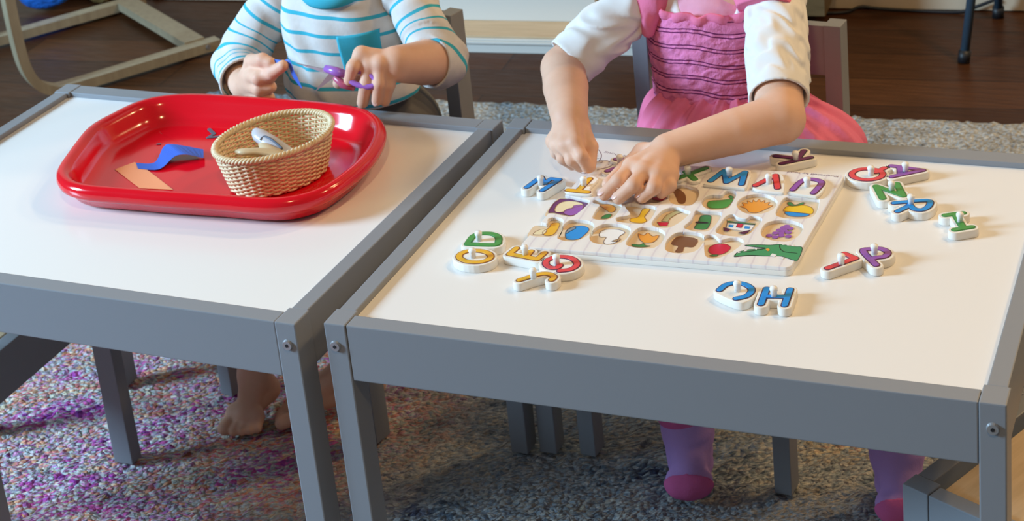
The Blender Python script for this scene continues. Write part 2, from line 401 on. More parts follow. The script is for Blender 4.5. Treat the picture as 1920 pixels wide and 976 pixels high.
    if band is not None:
        at = me.attributes.new('band','FLOAT','POINT'); at.data.foreach_set('value', band(V).astype(np.float32))
    return link(name, me, m, parent)
DATA = {'art': [('duck', 'yellow', [(0.1435, 0.2177), (0.141, 0.2243), (0.1441, 0.2342), (0.1436, 0.2434), (0.152, 0.245), (0.1547, 0.2219), (0.1492, 0.2157)]),
         ('duck', 'cream', [(0.1334, 0.2157), (0.1336, 0.2229), (0.1382, 0.2289), (0.1436, 0.2279), (0.1435, 0.2177)]),
         ('ball', 'blue', [(0.1657, 0.2241), (0.1647, 0.232), (0.1678, 0.2398), (0.1761, 0.2441), (0.1837, 0.2419), (0.1872, 0.2364), (0.1865, 0.2261), (0.1841, 0.2165), (0.1778, 0.2123), (0.1704, 0.2139)]),
         ('ball', 'gray', [(0.1651, 0.227), (0.1655, 0.2353), (0.1694, 0.2408), (0.172, 0.2376), (0.1685, 0.2297), (0.1666, 0.2242)]),
         ('swan', 'white',
          [(0.201, 0.2289), (0.2011, 0.2371), (0.2079, 0.2425), (0.2195, 0.2427), (0.2259, 0.2379), (0.2231, 0.2292), (0.2239, 0.2154), (0.2153, 0.2098), (0.2107, 0.2148), (0.2102, 0.2247), (0.2048, 0.2236)]),
         ('swan', 'brownl', [(0.2185, 0.2173), (0.2255, 0.2247), (0.2251, 0.2176)]),
         ('tulip', 'orange', [(0.2401, 0.2386), (0.2467, 0.2359), (0.2493, 0.2424), (0.2562, 0.2358), (0.2623, 0.239), (0.2616, 0.2249), (0.2536, 0.2203), (0.2462, 0.2258)]),
         ('tulip', 'dgreen', [(0.2412, 0.2149), (0.2495, 0.2156), (0.2518, 0.22), (0.2551, 0.2157), (0.2609, 0.2153), (0.2547, 0.2113), (0.2447, 0.2101)]),
         ('bear', 'brown', [(0.2801, 0.2236), (0.2809, 0.2382), (0.2872, 0.2417), (0.303, 0.2381), (0.3037, 0.2217), (0.2948, 0.2199), (0.296, 0.2092), (0.2891, 0.2079), (0.2886, 0.2198)]),
         ('apple', 'crimson', [(0.3202, 0.2184), (0.3208, 0.2273), (0.3265, 0.2328), (0.3346, 0.2333), (0.341, 0.2269), (0.3385, 0.2156), (0.3319, 0.21), (0.3242, 0.2117)]),
         ('apple', 'dgreen', [(0.3249, 0.2075), (0.3316, 0.211), (0.3323, 0.2068), (0.3269, 0.2058)]),
         ('egg', 'plum', [(0.1302, 0.2683), (0.1315, 0.3), (0.1639, 0.2962), (0.1651, 0.2803), (0.1602, 0.2661), (0.1508, 0.2643), (0.1366, 0.2674)]),
         ('egg', 'cream', [(0.1349, 0.2746), (0.1342, 0.2874), (0.1394, 0.2953), (0.1509, 0.297), (0.1611, 0.2913), (0.1533, 0.2823), (0.1462, 0.2713), (0.1391, 0.2689)]),
         ('egg', 'purple', [(0.1466, 0.2703), (0.1478, 0.2781), (0.1523, 0.2821), (0.1524, 0.2875), (0.1615, 0.2903), (0.1639, 0.2779), (0.1604, 0.2655), (0.1527, 0.2647)]),
         ('parrot', 'orange', [(0.1781, 0.2945), (0.1871, 0.2973), (0.1954, 0.2935), (0.1995, 0.2857), (0.1965, 0.2788), (0.1897, 0.2839), (0.1826, 0.29)]),
         ('parrot', 'dgreen', [(0.1907, 0.264), (0.1918, 0.2722), (0.1979, 0.2759), (0.1995, 0.2699), (0.1964, 0.2646)]),
         ('key', 'yellow', [(0.2223, 0.2648), (0.222, 0.27), (0.2281, 0.2753), (0.2272, 0.2931), (0.2321, 0.2961), (0.2352, 0.2925), (0.2345, 0.2765), (0.2393, 0.2691), (0.2371, 0.2625), (0.2277, 0.2617)]),
         ('train', 'crimson', [(0.2513, 0.2669), (0.2633, 0.2692), (0.2642, 0.2608), (0.2566, 0.2593)]),
         ('train', 'olive', [(0.2549, 0.2701), (0.256, 0.2853), (0.2622, 0.2953), (0.2726, 0.2972), (0.2655, 0.2883), (0.2618, 0.2776), (0.2624, 0.2703)]),
         ('frog', 'dgreen', [(0.2925, 0.2631), (0.293, 0.2759), (0.2922, 0.2897), (0.3, 0.2923), (0.3036, 0.2872), (0.3066, 0.2693), (0.3048, 0.2609), (0.2956, 0.2598)]),
         ('frog', 'black', [(0.2914, 0.276), (0.3024, 0.2765), (0.3026, 0.2742), (0.292, 0.2729)]), ('house', 'dgreen', [(0.3212, 0.2836), (0.3237, 0.2841), (0.3518, 0.2831), (0.3517, 0.2798), (0.3226, 0.2804)]),
         ('house', 'white', [(0.3229, 0.2793), (0.3518, 0.2792), (0.3512, 0.2677), (0.3451, 0.2632), (0.3255, 0.2661)]), ('house', 'blue', [(0.3255, 0.2757), (0.3307, 0.2758), (0.3312, 0.27), (0.3263, 0.2708)]),
         ('house', 'blue', [(0.3424, 0.2751), (0.3482, 0.2751), (0.3485, 0.2701), (0.3431, 0.27)]), ('house', 'crimson', [(0.334, 0.2792), (0.34, 0.2792), (0.3401, 0.2701), (0.3344, 0.2712)]),
         ('house', 'dplum', [(0.3219, 0.2677), (0.3299, 0.2652), (0.3288, 0.26), (0.3248, 0.261)]), ('house', 'dplum', [(0.34, 0.2588), (0.3504, 0.2669), (0.3489, 0.2605), (0.3458, 0.2566)]),
         ('violin', 'brown', [(0.2447, 0.3444), (0.2509, 0.346), (0.2609, 0.335), (0.266, 0.32), (0.2651, 0.3138), (0.2597, 0.3152), (0.2529, 0.3286)]),
         ('pear', 'green', [(0.2903, 0.3174), (0.2914, 0.3248), (0.3032, 0.3294), (0.3139, 0.3338), (0.3145, 0.3219), (0.3114, 0.3118), (0.3004, 0.3085), (0.2941, 0.3097)]),
         ('pear', 'dgreen', [(0.3077, 0.3387), (0.3096, 0.3415), (0.314, 0.3375), (0.3118, 0.3335)]),
         ('shell', 'orange',
          [(0.3258, 0.3181), (0.3292, 0.3211), (0.3253, 0.3275), (0.3321, 0.3264), (0.3293, 0.3331), (0.3356, 0.3295), (0.3349, 0.3361), (0.3394, 0.3314), (0.3407, 0.3388), (0.3445, 0.3323), (0.3474, 0.3377),
           (0.3487, 0.3307), (0.3537, 0.334), (0.3534, 0.3268), (0.3587, 0.3266), (0.3529, 0.3161), (0.3467, 0.3074), (0.3382, 0.3074), (0.3331, 0.3147)]),
         ('ornament', 'gold', [(0.3719, 0.3185), (0.3735, 0.327), (0.3807, 0.332), (0.3921, 0.3329), (0.401, 0.3263), (0.4021, 0.3149), (0.3868, 0.3155), (0.3741, 0.3159)]),
         ('ornament', 'blue', [(0.3745, 0.3143), (0.3869, 0.315), (0.4002, 0.3141), (0.3969, 0.3081), (0.386, 0.3056), (0.3781, 0.308)]),
         ('ornament', 'dgreen', [(0.3715, 0.335), (0.3752, 0.3374), (0.3807, 0.332), (0.3875, 0.3392), (0.3893, 0.3359), (0.3841, 0.3309), (0.3762, 0.3287)]),
         ('star', 'crimson', [(0.229, 0.3186), (0.2349, 0.3262), (0.244, 0.324), (0.2407, 0.3156)]), ('star', 'brown', [(0.2367, 0.3397), (0.2404, 0.3431), (0.2424, 0.3329)])],
 'bits': [(-0.3706, 0.407), (-0.3564, 0.3947), (-0.3582, 0.3835), (-0.3432, 0.3897), (-0.3409, 0.3973), (-0.4123, 0.3546)],
 'bluep': [(-0.4069, 0.2991), (-0.3835, 0.3032), (-0.3881, 0.3319), (-0.3779, 0.3371), (-0.338, 0.3405), (-0.3957, 0.2857), (-0.3668, 0.2874), (-0.3589, 0.3092), (-0.3448, 0.3134), (-0.3248, 0.3186)],
 'credit': [(0.4121, 0.4002), (0.3562, 0.4021)],
 'croc': [(0.3516, 0.202), (0.3521, 0.2113), (0.3603, 0.2187), (0.3667, 0.2213), (0.3767, 0.2258), (0.3645, 0.226), (0.3554, 0.2277), (0.3672, 0.2311), (0.3799, 0.233), (0.3902, 0.2361), (0.4037, 0.2345),
          (0.4121, 0.2329), (0.4136, 0.2077), (0.4094, 0.2069), (0.4006, 0.2104), (0.3942, 0.2123), (0.3808, 0.2096), (0.3651, 0.2081)],
 'croclines': [[(0.389, 0.2348), (0.3916, 0.2267), (0.3979, 0.2215), (0.4099, 0.2213)], [(0.3555, 0.2271), (0.3655, 0.2258), (0.3768, 0.2254), (0.3648, 0.217), (0.3522, 0.2111)],
               [(0.3516, 0.202), (0.3654, 0.2073), (0.3808, 0.2096)]],
 'crocspot': [(0.3779, 0.2229), (0.3793, 0.2253), (0.3819, 0.223), (0.3807, 0.2198)],
 'grapes': [(0.3841, 0.2831), (0.3814, 0.2792), (0.3866, 0.2791), (0.3788, 0.2731), (0.384, 0.273), (0.3888, 0.2784), (0.3765, 0.2659), (0.3824, 0.2671), (0.389, 0.2695), (0.3719, 0.2595), (0.3786, 0.2574),
            (0.3837, 0.2618), (0.391, 0.261)],
 'logo': [(0.1725, 0.4104), (0.1425, 0.4168)],
 'pieces': [{'body': None,
             'c': 'blue',
             'knob': (0.1004, 0.3244),
             'n': 'M',
             'r': 0.0032,
             'strokes': [[(0.0877, 0.3153), (0.0934, 0.3426), (0.1035, 0.3272), (0.1064, 0.3403), (0.1161, 0.3393), (0.1076, 0.3111)]],
             'z': 0.452},
            {'body': [(0.1328, 0.3152), (0.1362, 0.3169), (0.1447, 0.3162), (0.1426, 0.3418), (0.1475, 0.3484), (0.1608, 0.3428), (0.1619, 0.334), (0.1607, 0.3169), (0.1669, 0.3081), (0.164, 0.3021), (0.1388, 0.3029)],
             'c': 'yellow',
             'knob': (0.152, 0.3214),
             'n': 'T',
             'r': 0.0032,
             'strokes': [[(0.1386, 0.3078), (0.1612, 0.307)], [(0.1501, 0.3083), (0.1524, 0.339)]],
             'z': 0.4565},
            {'body': None,
             'c': 'purple',
             'knob': (0.1728, 0.3819),
             'n': 'Y',
             'r': 0.0032,
             'strokes': [[(0.1648, 0.3921), (0.1721, 0.3945)], [(0.165, 0.3616), (0.1744, 0.3741), (0.1723, 0.394)], [(0.1729, 0.3591), (0.1744, 0.3741)]],
             'z': 0.4565},
            {'body': None, 'c': 'green', 'knob': (0.2548, 0.3682), 'n': 'X', 'r': 0.0032, 'strokes': [[(0.2451, 0.3558), (0.2688, 0.3877)], [(0.2506, 0.3746), (0.2651, 0.3581)]], 'z': 0.4565},
            {'body': [(0.2781, 0.3517), (0.2827, 0.3803), (0.2891, 0.3931), (0.3128, 0.3921), (0.3197, 0.387), (0.3241, 0.3601), (0.3241, 0.3477), (0.3184, 0.3466), (0.2814, 0.3478)],
             'c': 'blue',
             'knob': (0.3, 0.372),
             'n': 'W',
             'r': 0.0032,
             'strokes': [[(0.2832, 0.3571), (0.2909, 0.3849), (0.3008, 0.3571), (0.3137, 0.3846), (0.3178, 0.3552)]],
             'z': 0.4565},
            {'body': [(0.3312, 0.3497), (0.3398, 0.3817), (0.3431, 0.3899), (0.3521, 0.3889), (0.359, 0.3764), (0.3654, 0.3504), (0.3623, 0.3437)],
             'c': 'red',
             'knob': (0.3457, 0.3627),
             'n': 'V',
             'r': 0.0032,
             'strokes': [[(0.3331, 0.3548), (0.3476, 0.3831), (0.3572, 0.3533)]],
             'z': 0.4565},
            {'body': [(0.3715, 0.3464), (0.3744, 0.37), (0.3796, 0.3834), (0.3908, 0.3868), (0.4014, 0.3818), (0.4049, 0.3715), (0.4053, 0.3539), (0.4021, 0.3426), (0.3977, 0.3412), (0.3741, 0.3442)],
             'c': 'purple',
             'knob': (0.3868, 0.3627),
             'n': 'U',
             'r': 0.0032,
             'strokes': [[(0.3739, 0.3522), (0.3775, 0.372), (0.383, 0.3792), (0.3911, 0.3799), (0.3986, 0.3758), (0.3998, 0.3678), (0.3967, 0.3483)]],
             'z': 0.4565},
            {'body': None,
             'c': 'plum',
             'knob': (0.3571, 0.4339),
             'n': 'K',
             'r': 0.0032,
             'strokes': [[(0.3445, 0.4223), (0.3715, 0.443)], [(0.3333, 0.44), (0.3529, 0.4383)], [(0.3604, 0.4588), (0.3587, 0.44)]],
             'z': 0.452},
            {'body': None,
             'c': 'red',
             'knob': (0.4441, 0.4107),
             'n': 'Q',
             'r': 0.0032,
             'strokes': [[(0.4557, 0.4145), (0.4558, 0.4109), (0.4549, 0.4074), (0.4529, 0.4042), (0.45, 0.4015), (0.4465, 0.3994), (0.4425, 0.3982), (0.4383, 0.398), (0.4342, 0.3986), (0.4304, 0.4001), (0.4273, 0.4024),
                          (0.425, 0.4054), (0.4237, 0.4088), (0.4236, 0.4123), (0.4245, 0.4159), (0.4264, 0.4192), (0.4293, 0.4219), (0.4329, 0.424), (0.437, 0.4252), (0.4412, 0.4255), (0.4454, 0.4248), (0.4491, 0.4232),
                          (0.4522, 0.4209), (0.4545, 0.4179), (0.4557, 0.4145)],
                         [(0.4474, 0.4177), (0.4544, 0.4303)]],
             'z': 0.452},
            {'body': None, 'c': 'purple', 'knob': (0.4776, 0.4259), 'n': 'A', 'r': 0.0032, 'strokes': [[(0.4608, 0.437), (0.4947, 0.4318), (0.4664, 0.4106)], [(0.4699, 0.4358), (0.474, 0.4169)]], 'z': 0.452},
            {'body': None, 'c': 'green', 'knob': (0.472, 0.3783), 'n': 'N', 'r': 0.0032, 'strokes': [[(0.4667, 0.3579), (0.4545, 0.3851), (0.486, 0.3676), (0.474, 0.3949)]], 'z': 0.452},
            {'body': None,
             'c': 'blue',
             'knob': (0.4971, 0.3505),
             'n': 'R',
             'r': 0.0032,
             'strokes': [[(0.4803, 0.3494), (0.511, 0.3609), (0.5155, 0.3509), (0.5113, 0.3398), (0.5024, 0.3394), (0.4958, 0.3484)], [(0.4953, 0.3445), (0.4871, 0.3313)]],
             'z': 0.452},
            {'body': None,
             'c': 'green',
             'knob': (0.551, 0.3196),
             'n': 'I',
             'r': 0.0032,
             'strokes': [[(0.5348, 0.3315), (0.5506, 0.3396)], [(0.5435, 0.3357), (0.5562, 0.307)], [(0.5489, 0.3019), (0.5637, 0.3109)]],
             'z': 0.452},
            {'body': None, 'c': 'red', 'knob': (0.4557, 0.2106), 'n': 'L', 'r': 0.0032, 'strokes': [[(0.4447, 0.1994), (0.4664, 0.2242), (0.4542, 0.2315)]], 'z': 0.452},
            {'body': None,
             'c': 'purple',
             'knob': (0.4824, 0.2366),
             'n': 'P',
             'r': 0.0032,
             'strokes': [[(0.4883, 0.215), (0.4706, 0.24), (0.4768, 0.2459), (0.4865, 0.2484), (0.494, 0.2424), (0.4931, 0.2336), (0.4864, 0.2299), (0.4819, 0.2262)]],
             'z': 0.452},
            {'body': None,
             'c': 'blue',
             'knob': (0.4082, 0.1353),
             'n': 'H',
             'r': 0.0032,
             'strokes': [[(0.3979, 0.1483), (0.4, 0.1188)], [(0.4197, 0.1513), (0.4219, 0.1212)], [(0.3991, 0.1334), (0.4205, 0.1372)]],
             'z': 0.452},
            {'body': [(0.3517, 0.1317), (0.3509, 0.1423), (0.3561, 0.1533), (0.3655, 0.1576), (0.3779, 0.1563), (0.3872, 0.1468), (0.3908, 0.1384), (0.3879, 0.1244), (0.3779, 0.1178)],
             'c': 'blue',
             'knob': (0.3723, 0.1383),
             'n': 'C',
             'r': 0.0032,
             'strokes': [[(0.355, 0.137), (0.3585, 0.1477), (0.3668, 0.1529), (0.3769, 0.1515), (0.3847, 0.1432), (0.3832, 0.1308), (0.3751, 0.1239)]],
             'z': 0.452},
            {'body': None,
             'c': 'green',
             'knob': (0.0847, 0.1869),
             'n': 'D',
             'r': 0.0032,
             'strokes': [[(0.0757, 0.1772), (0.1045, 0.1811), (0.1052, 0.19), (0.1007, 0.1989), (0.0918, 0.2034), (0.0817, 0.2023), (0.0749, 0.1956), (0.0757, 0.1772)]],
             'z': 0.452},
            {'body': None,
             'c': 'yellow',
             'knob': (0.0933, 0.1505),
             'n': 'O',
             'r': 0.0032,
             'strokes': [[(0.1105, 0.1565), (0.1112, 0.1533), (0.1108, 0.1502), (0.1092, 0.1472), (0.1067, 0.1447), (0.1033, 0.1427), (0.0993, 0.1415), (0.0949, 0.1411), (0.0905, 0.1414), (0.0864, 0.1426),
                          (0.0828, 0.1445), (0.0799, 0.147), (0.0781, 0.1499), (0.0773, 0.1531), (0.0777, 0.1563), (0.0792, 0.1593), (0.0818, 0.1619), (0.0852, 0.1638), (0.0893, 0.1651), (0.0937, 0.1655),
                          (0.0981, 0.1651), (0.1023, 0.1639), (0.1059, 0.162), (0.1087, 0.1594), (0.1105, 0.1565)]],
             'z': 0.452},
            {'body': None,
             'c': 'yellow',
             'knob': (0.1439, 0.1671),
             'n': 'E',
             'r': 0.0032,
             'strokes': [[(0.1297, 0.1783), (0.1274, 0.165), (0.1596, 0.1604), (0.1618, 0.1744)], [(0.1465, 0.1637), (0.1468, 0.1749)]],
             'z': 0.452},
            {'body': None,
             'c': 'red',
             'knob': (0.1826, 0.1547),
             'n': 'G',
             'r': 0.0032,
             'strokes': [[(0.1907, 0.1419), (0.2003, 0.1471), (0.203, 0.1576), (0.1952, 0.1677), (0.185, 0.1706), (0.1752, 0.1678), (0.1701, 0.1592), (0.1723, 0.1513), (0.1792, 0.1461), (0.1854, 0.1473),
                          (0.1867, 0.1526)]],
             'z': 0.452},
            {'body': None, 'c': 'yellow', 'knob': (0.1699, 0.1229), 'n': 'J', 'r': 0.0032, 'strokes': [[(0.158, 0.1156), (0.1727, 0.1308), (0.1815, 0.1334), (0.1889, 0.1293), (0.1892, 0.1229)]], 'z': 0.452}],
 'recess': {'apple': [(0.3221, 0.202), (0.314, 0.2265), (0.3117, 0.2416), (0.3196, 0.2431), (0.3282, 0.2348), (0.3369, 0.2409), (0.346, 0.2416), (0.3521, 0.234), (0.3483, 0.218), (0.342, 0.2039), (0.3341, 0.1959),
                      (0.3268, 0.1966)],
            'ball': [(0.1633, 0.2092), (0.1603, 0.2289), (0.162, 0.2458), (0.1724, 0.2499), (0.1848, 0.2481), (0.1919, 0.2392), (0.1937, 0.2232), (0.1896, 0.2103), (0.1835, 0.2032), (0.1741, 0.2023), (0.1664, 0.2048)],
            'bear': [(0.2794, 0.2065), (0.2762, 0.2234), (0.2796, 0.2398), (0.2896, 0.2451), (0.3035, 0.2444), (0.3105, 0.2368), (0.3129, 0.2197), (0.3096, 0.206), (0.2982, 0.1994), (0.2855, 0.2001)],
            'duck': [(0.129, 0.2116), (0.1272, 0.2225), (0.1277, 0.234), (0.1348, 0.2364), (0.142, 0.2357), (0.1392, 0.2456), (0.1443, 0.2508), (0.1532, 0.2483), (0.1574, 0.2408), (0.1613, 0.221), (0.1594, 0.2104),
                     (0.151, 0.2068), (0.1366, 0.206)],
            'egg': [(0.1303, 0.2598), (0.1283, 0.2798), (0.1301, 0.302), (0.1414, 0.3019), (0.1638, 0.2962), (0.1684, 0.2916), (0.1664, 0.2719), (0.1621, 0.2563), (0.1546, 0.2553), (0.1413, 0.2587)],
            'frog': [(0.2841, 0.2565), (0.2873, 0.2709), (0.2864, 0.2847), (0.2861, 0.2929), (0.2967, 0.2937), (0.3115, 0.2942), (0.3144, 0.2877), (0.3147, 0.2716), (0.3116, 0.2528), (0.3023, 0.2487), (0.289, 0.2506)],
            'grapes': [(0.3663, 0.2523), (0.3631, 0.2628), (0.3641, 0.2788), (0.3724, 0.2872), (0.3852, 0.2897), (0.3991, 0.2833), (0.4032, 0.2706), (0.4009, 0.2546), (0.3942, 0.2445), (0.3802, 0.2439),
                       (0.3698, 0.2485)],
            'house': [(0.3187, 0.2519), (0.3189, 0.2678), (0.3201, 0.2864), (0.3259, 0.2922), (0.3317, 0.2864), (0.3416, 0.2848), (0.3449, 0.2923), (0.3551, 0.2897), (0.358, 0.2822), (0.3556, 0.2636), (0.3525, 0.2518),
                      (0.3429, 0.2454), (0.3282, 0.2459)],
            'key': [(0.2105, 0.2572), (0.2099, 0.2633), (0.2208, 0.2717), (0.2109, 0.2867), (0.2091, 0.2949), (0.2216, 0.2962), (0.2398, 0.2943), (0.2442, 0.2866), (0.245, 0.2659), (0.2409, 0.2548), (0.2291, 0.2525),
                    (0.2141, 0.2537)],
            'ornament': [(0.368, 0.3033), (0.367, 0.3243), (0.3686, 0.3389), (0.3755, 0.3414), (0.4006, 0.3425), (0.4051, 0.3362), (0.4078, 0.3109), (0.4034, 0.2985), (0.3921, 0.2941), (0.3742, 0.2952)],
            'parrot': [(0.1841, 0.2584), (0.1823, 0.2749), (0.1818, 0.2877), (0.1734, 0.2904), (0.1723, 0.2978), (0.1833, 0.2977), (0.1975, 0.2971), (0.2049, 0.2899), (0.2063, 0.271), (0.203, 0.2578), (0.1945, 0.2541),
                       (0.1874, 0.2548)],
            'pear': [(0.2868, 0.3116), (0.2859, 0.326), (0.2928, 0.3321), (0.3022, 0.3339), (0.3037, 0.3439), (0.312, 0.3455), (0.3167, 0.3365), (0.3173, 0.3222), (0.3166, 0.3053), (0.3056, 0.2985), (0.2942, 0.3011)],
            'shell': [(0.3233, 0.3161), (0.3247, 0.3308), (0.3328, 0.3407), (0.3462, 0.3432), (0.359, 0.3347), (0.3634, 0.326), (0.3627, 0.3117), (0.3542, 0.2996), (0.3402, 0.2969), (0.33, 0.3031)],
            'star': [(0.2096, 0.3207), (0.2139, 0.3441), (0.2318, 0.3447), (0.2423, 0.3399), (0.246, 0.3221), (0.2415, 0.3044), (0.2246, 0.3039)],
            'swan': [(0.1959, 0.2156), (0.1946, 0.2315), (0.1991, 0.2436), (0.2091, 0.2486), (0.2222, 0.2471), (0.2311, 0.2406), (0.2343, 0.2251), (0.2316, 0.2107), (0.2237, 0.2032), (0.2106, 0.2026), (0.2018, 0.2058)],
            'train': [(0.2501, 0.2545), (0.2495, 0.2755), (0.2531, 0.29), (0.2631, 0.297), (0.2746, 0.2916), (0.281, 0.2877), (0.2774, 0.2672), (0.2705, 0.2523), (0.2617, 0.2494)],
            'tulip': [(0.2371, 0.2098), (0.2364, 0.2275), (0.2389, 0.2432), (0.247, 0.2478), (0.2599, 0.2462), (0.2691, 0.238), (0.272, 0.2226), (0.2702, 0.2105), (0.2649, 0.2036), (0.2503, 0.2026), (0.2411, 0.2047)],
            'violin': [(0.2469, 0.3236), (0.2464, 0.3433), (0.2556, 0.35), (0.2703, 0.3452), (0.2769, 0.3341), (0.2792, 0.315), (0.275, 0.3034), (0.2585, 0.3039), (0.2505, 0.3121)]},
 'strip': [(-0.4241, 0.2796), (-0.4111, 0.3023), (-0.3901, 0.2907), (-0.3202, 0.2425), (-0.3636, 0.2393)],
 'teeth': [[(0.3598, 0.2242), (0.3626, 0.2213), (0.3634, 0.2243)], [(0.3663, 0.2227), (0.3691, 0.22), (0.3692, 0.2235)], [(0.3525, 0.2098), (0.3532, 0.213), (0.3556, 0.2117)],
           [(0.3574, 0.2143), (0.3585, 0.2179), (0.361, 0.2163)], [(0.391, 0.2352), (0.3912, 0.2385), (0.3939, 0.2358)], [(0.396, 0.2351), (0.3966, 0.2389), (0.399, 0.2353)],
           [(0.4006, 0.2349), (0.4015, 0.2386), (0.4037, 0.2345)], [(0.3851, 0.2104), (0.3862, 0.216), (0.3913, 0.2138), (0.3899, 0.2093)], [(0.3947, 0.2102), (0.3988, 0.2058), (0.4001, 0.2103)]],
 'tray': [(-0.4501, 0.2015), (-0.4691, 0.2496), (-0.4926, 0.3312), (-0.4854, 0.3666), (-0.4775, 0.4082), (-0.4547, 0.4341), (-0.4156, 0.4471), (-0.3482, 0.4506), (-0.2202, 0.4488), (-0.1641, 0.438), (-0.1301, 0.4116),
          (-0.1084, 0.3749), (-0.0937, 0.3081), (-0.0958, 0.2586), (-0.1055, 0.2136), (-0.1356, 0.1843), (-0.1705, 0.1764), (-0.2234, 0.1756), (-0.2888, 0.1714), (-0.3439, 0.1706), (-0.4083, 0.171)],
 'zebra': [[(0.1308, 0.4218), (0.1352, 0.4183), (0.1412, 0.4086), (0.1437, 0.4008), (0.1446, 0.3915)], [(0.13, 0.4138), (0.132, 0.4156)], [(0.1322, 0.4076), (0.1363, 0.4107)], [(0.1343, 0.4015), (0.1394, 0.4042)],
           [(0.1365, 0.3954), (0.1423, 0.3982)], [(0.1441, 0.3914), (0.1494, 0.3941), (0.156, 0.3929), (0.1615, 0.3887), (0.1618, 0.3818), (0.1577, 0.3759), (0.1529, 0.3721), (0.15, 0.3688)],
           [(0.1406, 0.3867), (0.1432, 0.3808)], [(0.1576, 0.3845), (0.1584, 0.3835)], [(0.1262, 0.3662), (0.1316, 0.3598), (0.1335, 0.3618), (0.1346, 0.3586), (0.1388, 0.3571), (0.1416, 0.3593), (0.1417, 0.3633)],
           [(0.1475, 0.3862), (0.1495, 0.3906)]]}
GIRL = {'C1': (0.0626, 0.55, 0.5029),
 'C2': (0.3226, 0.49, 0.4837),
 'E1': (0.053, 0.535, 0.5015),
 'E2': (0.3367, 0.452, 0.492),
 'S1': (0.1082, 0.625, 0.5619),
 'S2': (0.329, 0.625, 0.5723),
 'W1': (0.1133, 0.3928, 0.502),
 'W2': (0.2332, 0.3698, 0.482),
 'h1': {'index': [(0.1346, 0.3496, 0.493), (0.1455, 0.3376, 0.484), (0.1483, 0.3446, 0.467)],
        'little': [(0.0997, 0.3763, 0.481), (0.1031, 0.3696, 0.47), (0.1105, 0.3728, 0.46)],
        'middle': [(0.1237, 0.351, 0.489), (0.1326, 0.341, 0.477), (0.1376, 0.3498, 0.465)],
        'ring': [(0.111, 0.3606, 0.485), (0.1175, 0.3535, 0.472), (0.1255, 0.3584, 0.462)],
        'thumb': [(0.1259, 0.394, 0.492), (0.1488, 0.3599, 0.485), (0.1506, 0.347, 0.468)],
        'wrist': (0.1147, 0.3886, 0.5)},
 'h2': {'index': [(0.2042, 0.3335, 0.478), (0.1981, 0.306, 0.474), (0.1842, 0.2966, 0.461)],
        'little': [(0.2453, 0.3342, 0.471), (0.2502, 0.3192, 0.466), (0.2432, 0.3101, 0.461)],
        'middle': [(0.2216, 0.3209, 0.479), (0.2179, 0.2969, 0.475), (0.2022, 0.2909, 0.461)],
        'ring': [(0.2359, 0.3218, 0.476), (0.2388, 0.3006, 0.472), (0.2259, 0.2979, 0.461)],
        'thumb': [(0.1996, 0.3833, 0.472), (0.1865, 0.3524, 0.464), (0.1813, 0.3191, 0.462)],
        'wrist': (0.2332, 0.3698, 0.482)}}
BOY = {'CL': (-0.3989, 0.53, 0.4498),
 'CR': (-0.1221, 0.555, 0.4819),
 'EL': (-0.4473, 0.58, 0.4452),
 'ER': (-0.1199, 0.565, 0.4765),
 'SL': (-0.4327, 0.625, 0.554),
 'SR': (-0.1776, 0.625, 0.5711),
 'WL': (-0.3789, 0.515, 0.4609),
 'WR': (-0.1514, 0.5, 0.5093),
 'fist': {'index': [(-0.3543, 0.5, 0.5014), (-0.3244, 0.478, 0.514), (-0.3118, 0.475, 0.5116)],
          'little': [(-0.3593, 0.5, 0.4573), (-0.3346, 0.478, 0.4616), (-0.3245, 0.482, 0.462)],
          'middle': [(-0.3636, 0.5, 0.4827), (-0.3308, 0.473, 0.4906), (-0.3171, 0.48, 0.4914)],
          'palm': (-0.3484, 0.5, 0.4763),
          'ring': [(-0.3635, 0.5, 0.4695), (-0.3332, 0.474, 0.4749), (-0.3194, 0.48, 0.4769)],
          'thumb': [(-0.3434, 0.488, 0.4888), (-0.3098, 0.472, 0.4994), (-0.291, 0.47, 0.5112)],
          'wrist': (-0.3687, 0.51, 0.4673)},
 'hand': {'index': [(-0.1871, 0.483, 0.5266), (-0.1927, 0.468, 0.5163), (-0.2003, 0.468, 0.4984)],
          'little': [(-0.1545, 0.49, 0.5097), (-0.1537, 0.481, 0.4889), (-0.1618, 0.48, 0.4677)],
          'middle': [(-0.1772, 0.48, 0.5145), (-0.1792, 0.469, 0.4923), (-0.1884, 0.472, 0.4679)],
          'ring': [(-0.1635, 0.482, 0.5158), (-0.1614, 0.47, 0.4944), (-0.1682, 0.472, 0.4721)],
          'thumb': [(-0.1913, 0.502, 0.5006), (-0.2087, 0.492, 0.4881), (-0.2273, 0.487, 0.4847)],
          'wrist': (-0.1514, 0.5, 0.5093)},
 'scis': {'b1': [(-0.2754, 0.475, 0.5137), (-0.2311, 0.47, 0.5098)],
          'b2': [(-0.249, 0.465, 0.4811), (-0.2202, 0.468, 0.4972)],
          'loop': [(-0.2324, 0.47, 0.5111), (-0.203, 0.468, 0.5052), (-0.1636, 0.468, 0.4971)],
          'strip': [(-0.3136, 0.475, 0.5144), (-0.2931, 0.473, 0.5135), (-0.284, 0.472, 0.5151), (-0.2778, 0.47, 0.5), (-0.2681, 0.468, 0.4836)]}}
def bind(t):
    """children of t were built in world coordinates"""
    Mx = Matrix.Translation(t.location) @ t.rotation_euler.to_matrix().to_4x4(); inv = Mx.inverted()
    for ch in t.children: ch.matrix_parent_inverse = inv
def copy_tree(o, parent=None):
    c = o.copy(); C.objects.link(c); c.parent = parent
    for ch in list(o.children): copy_tree(ch, c)
    return c
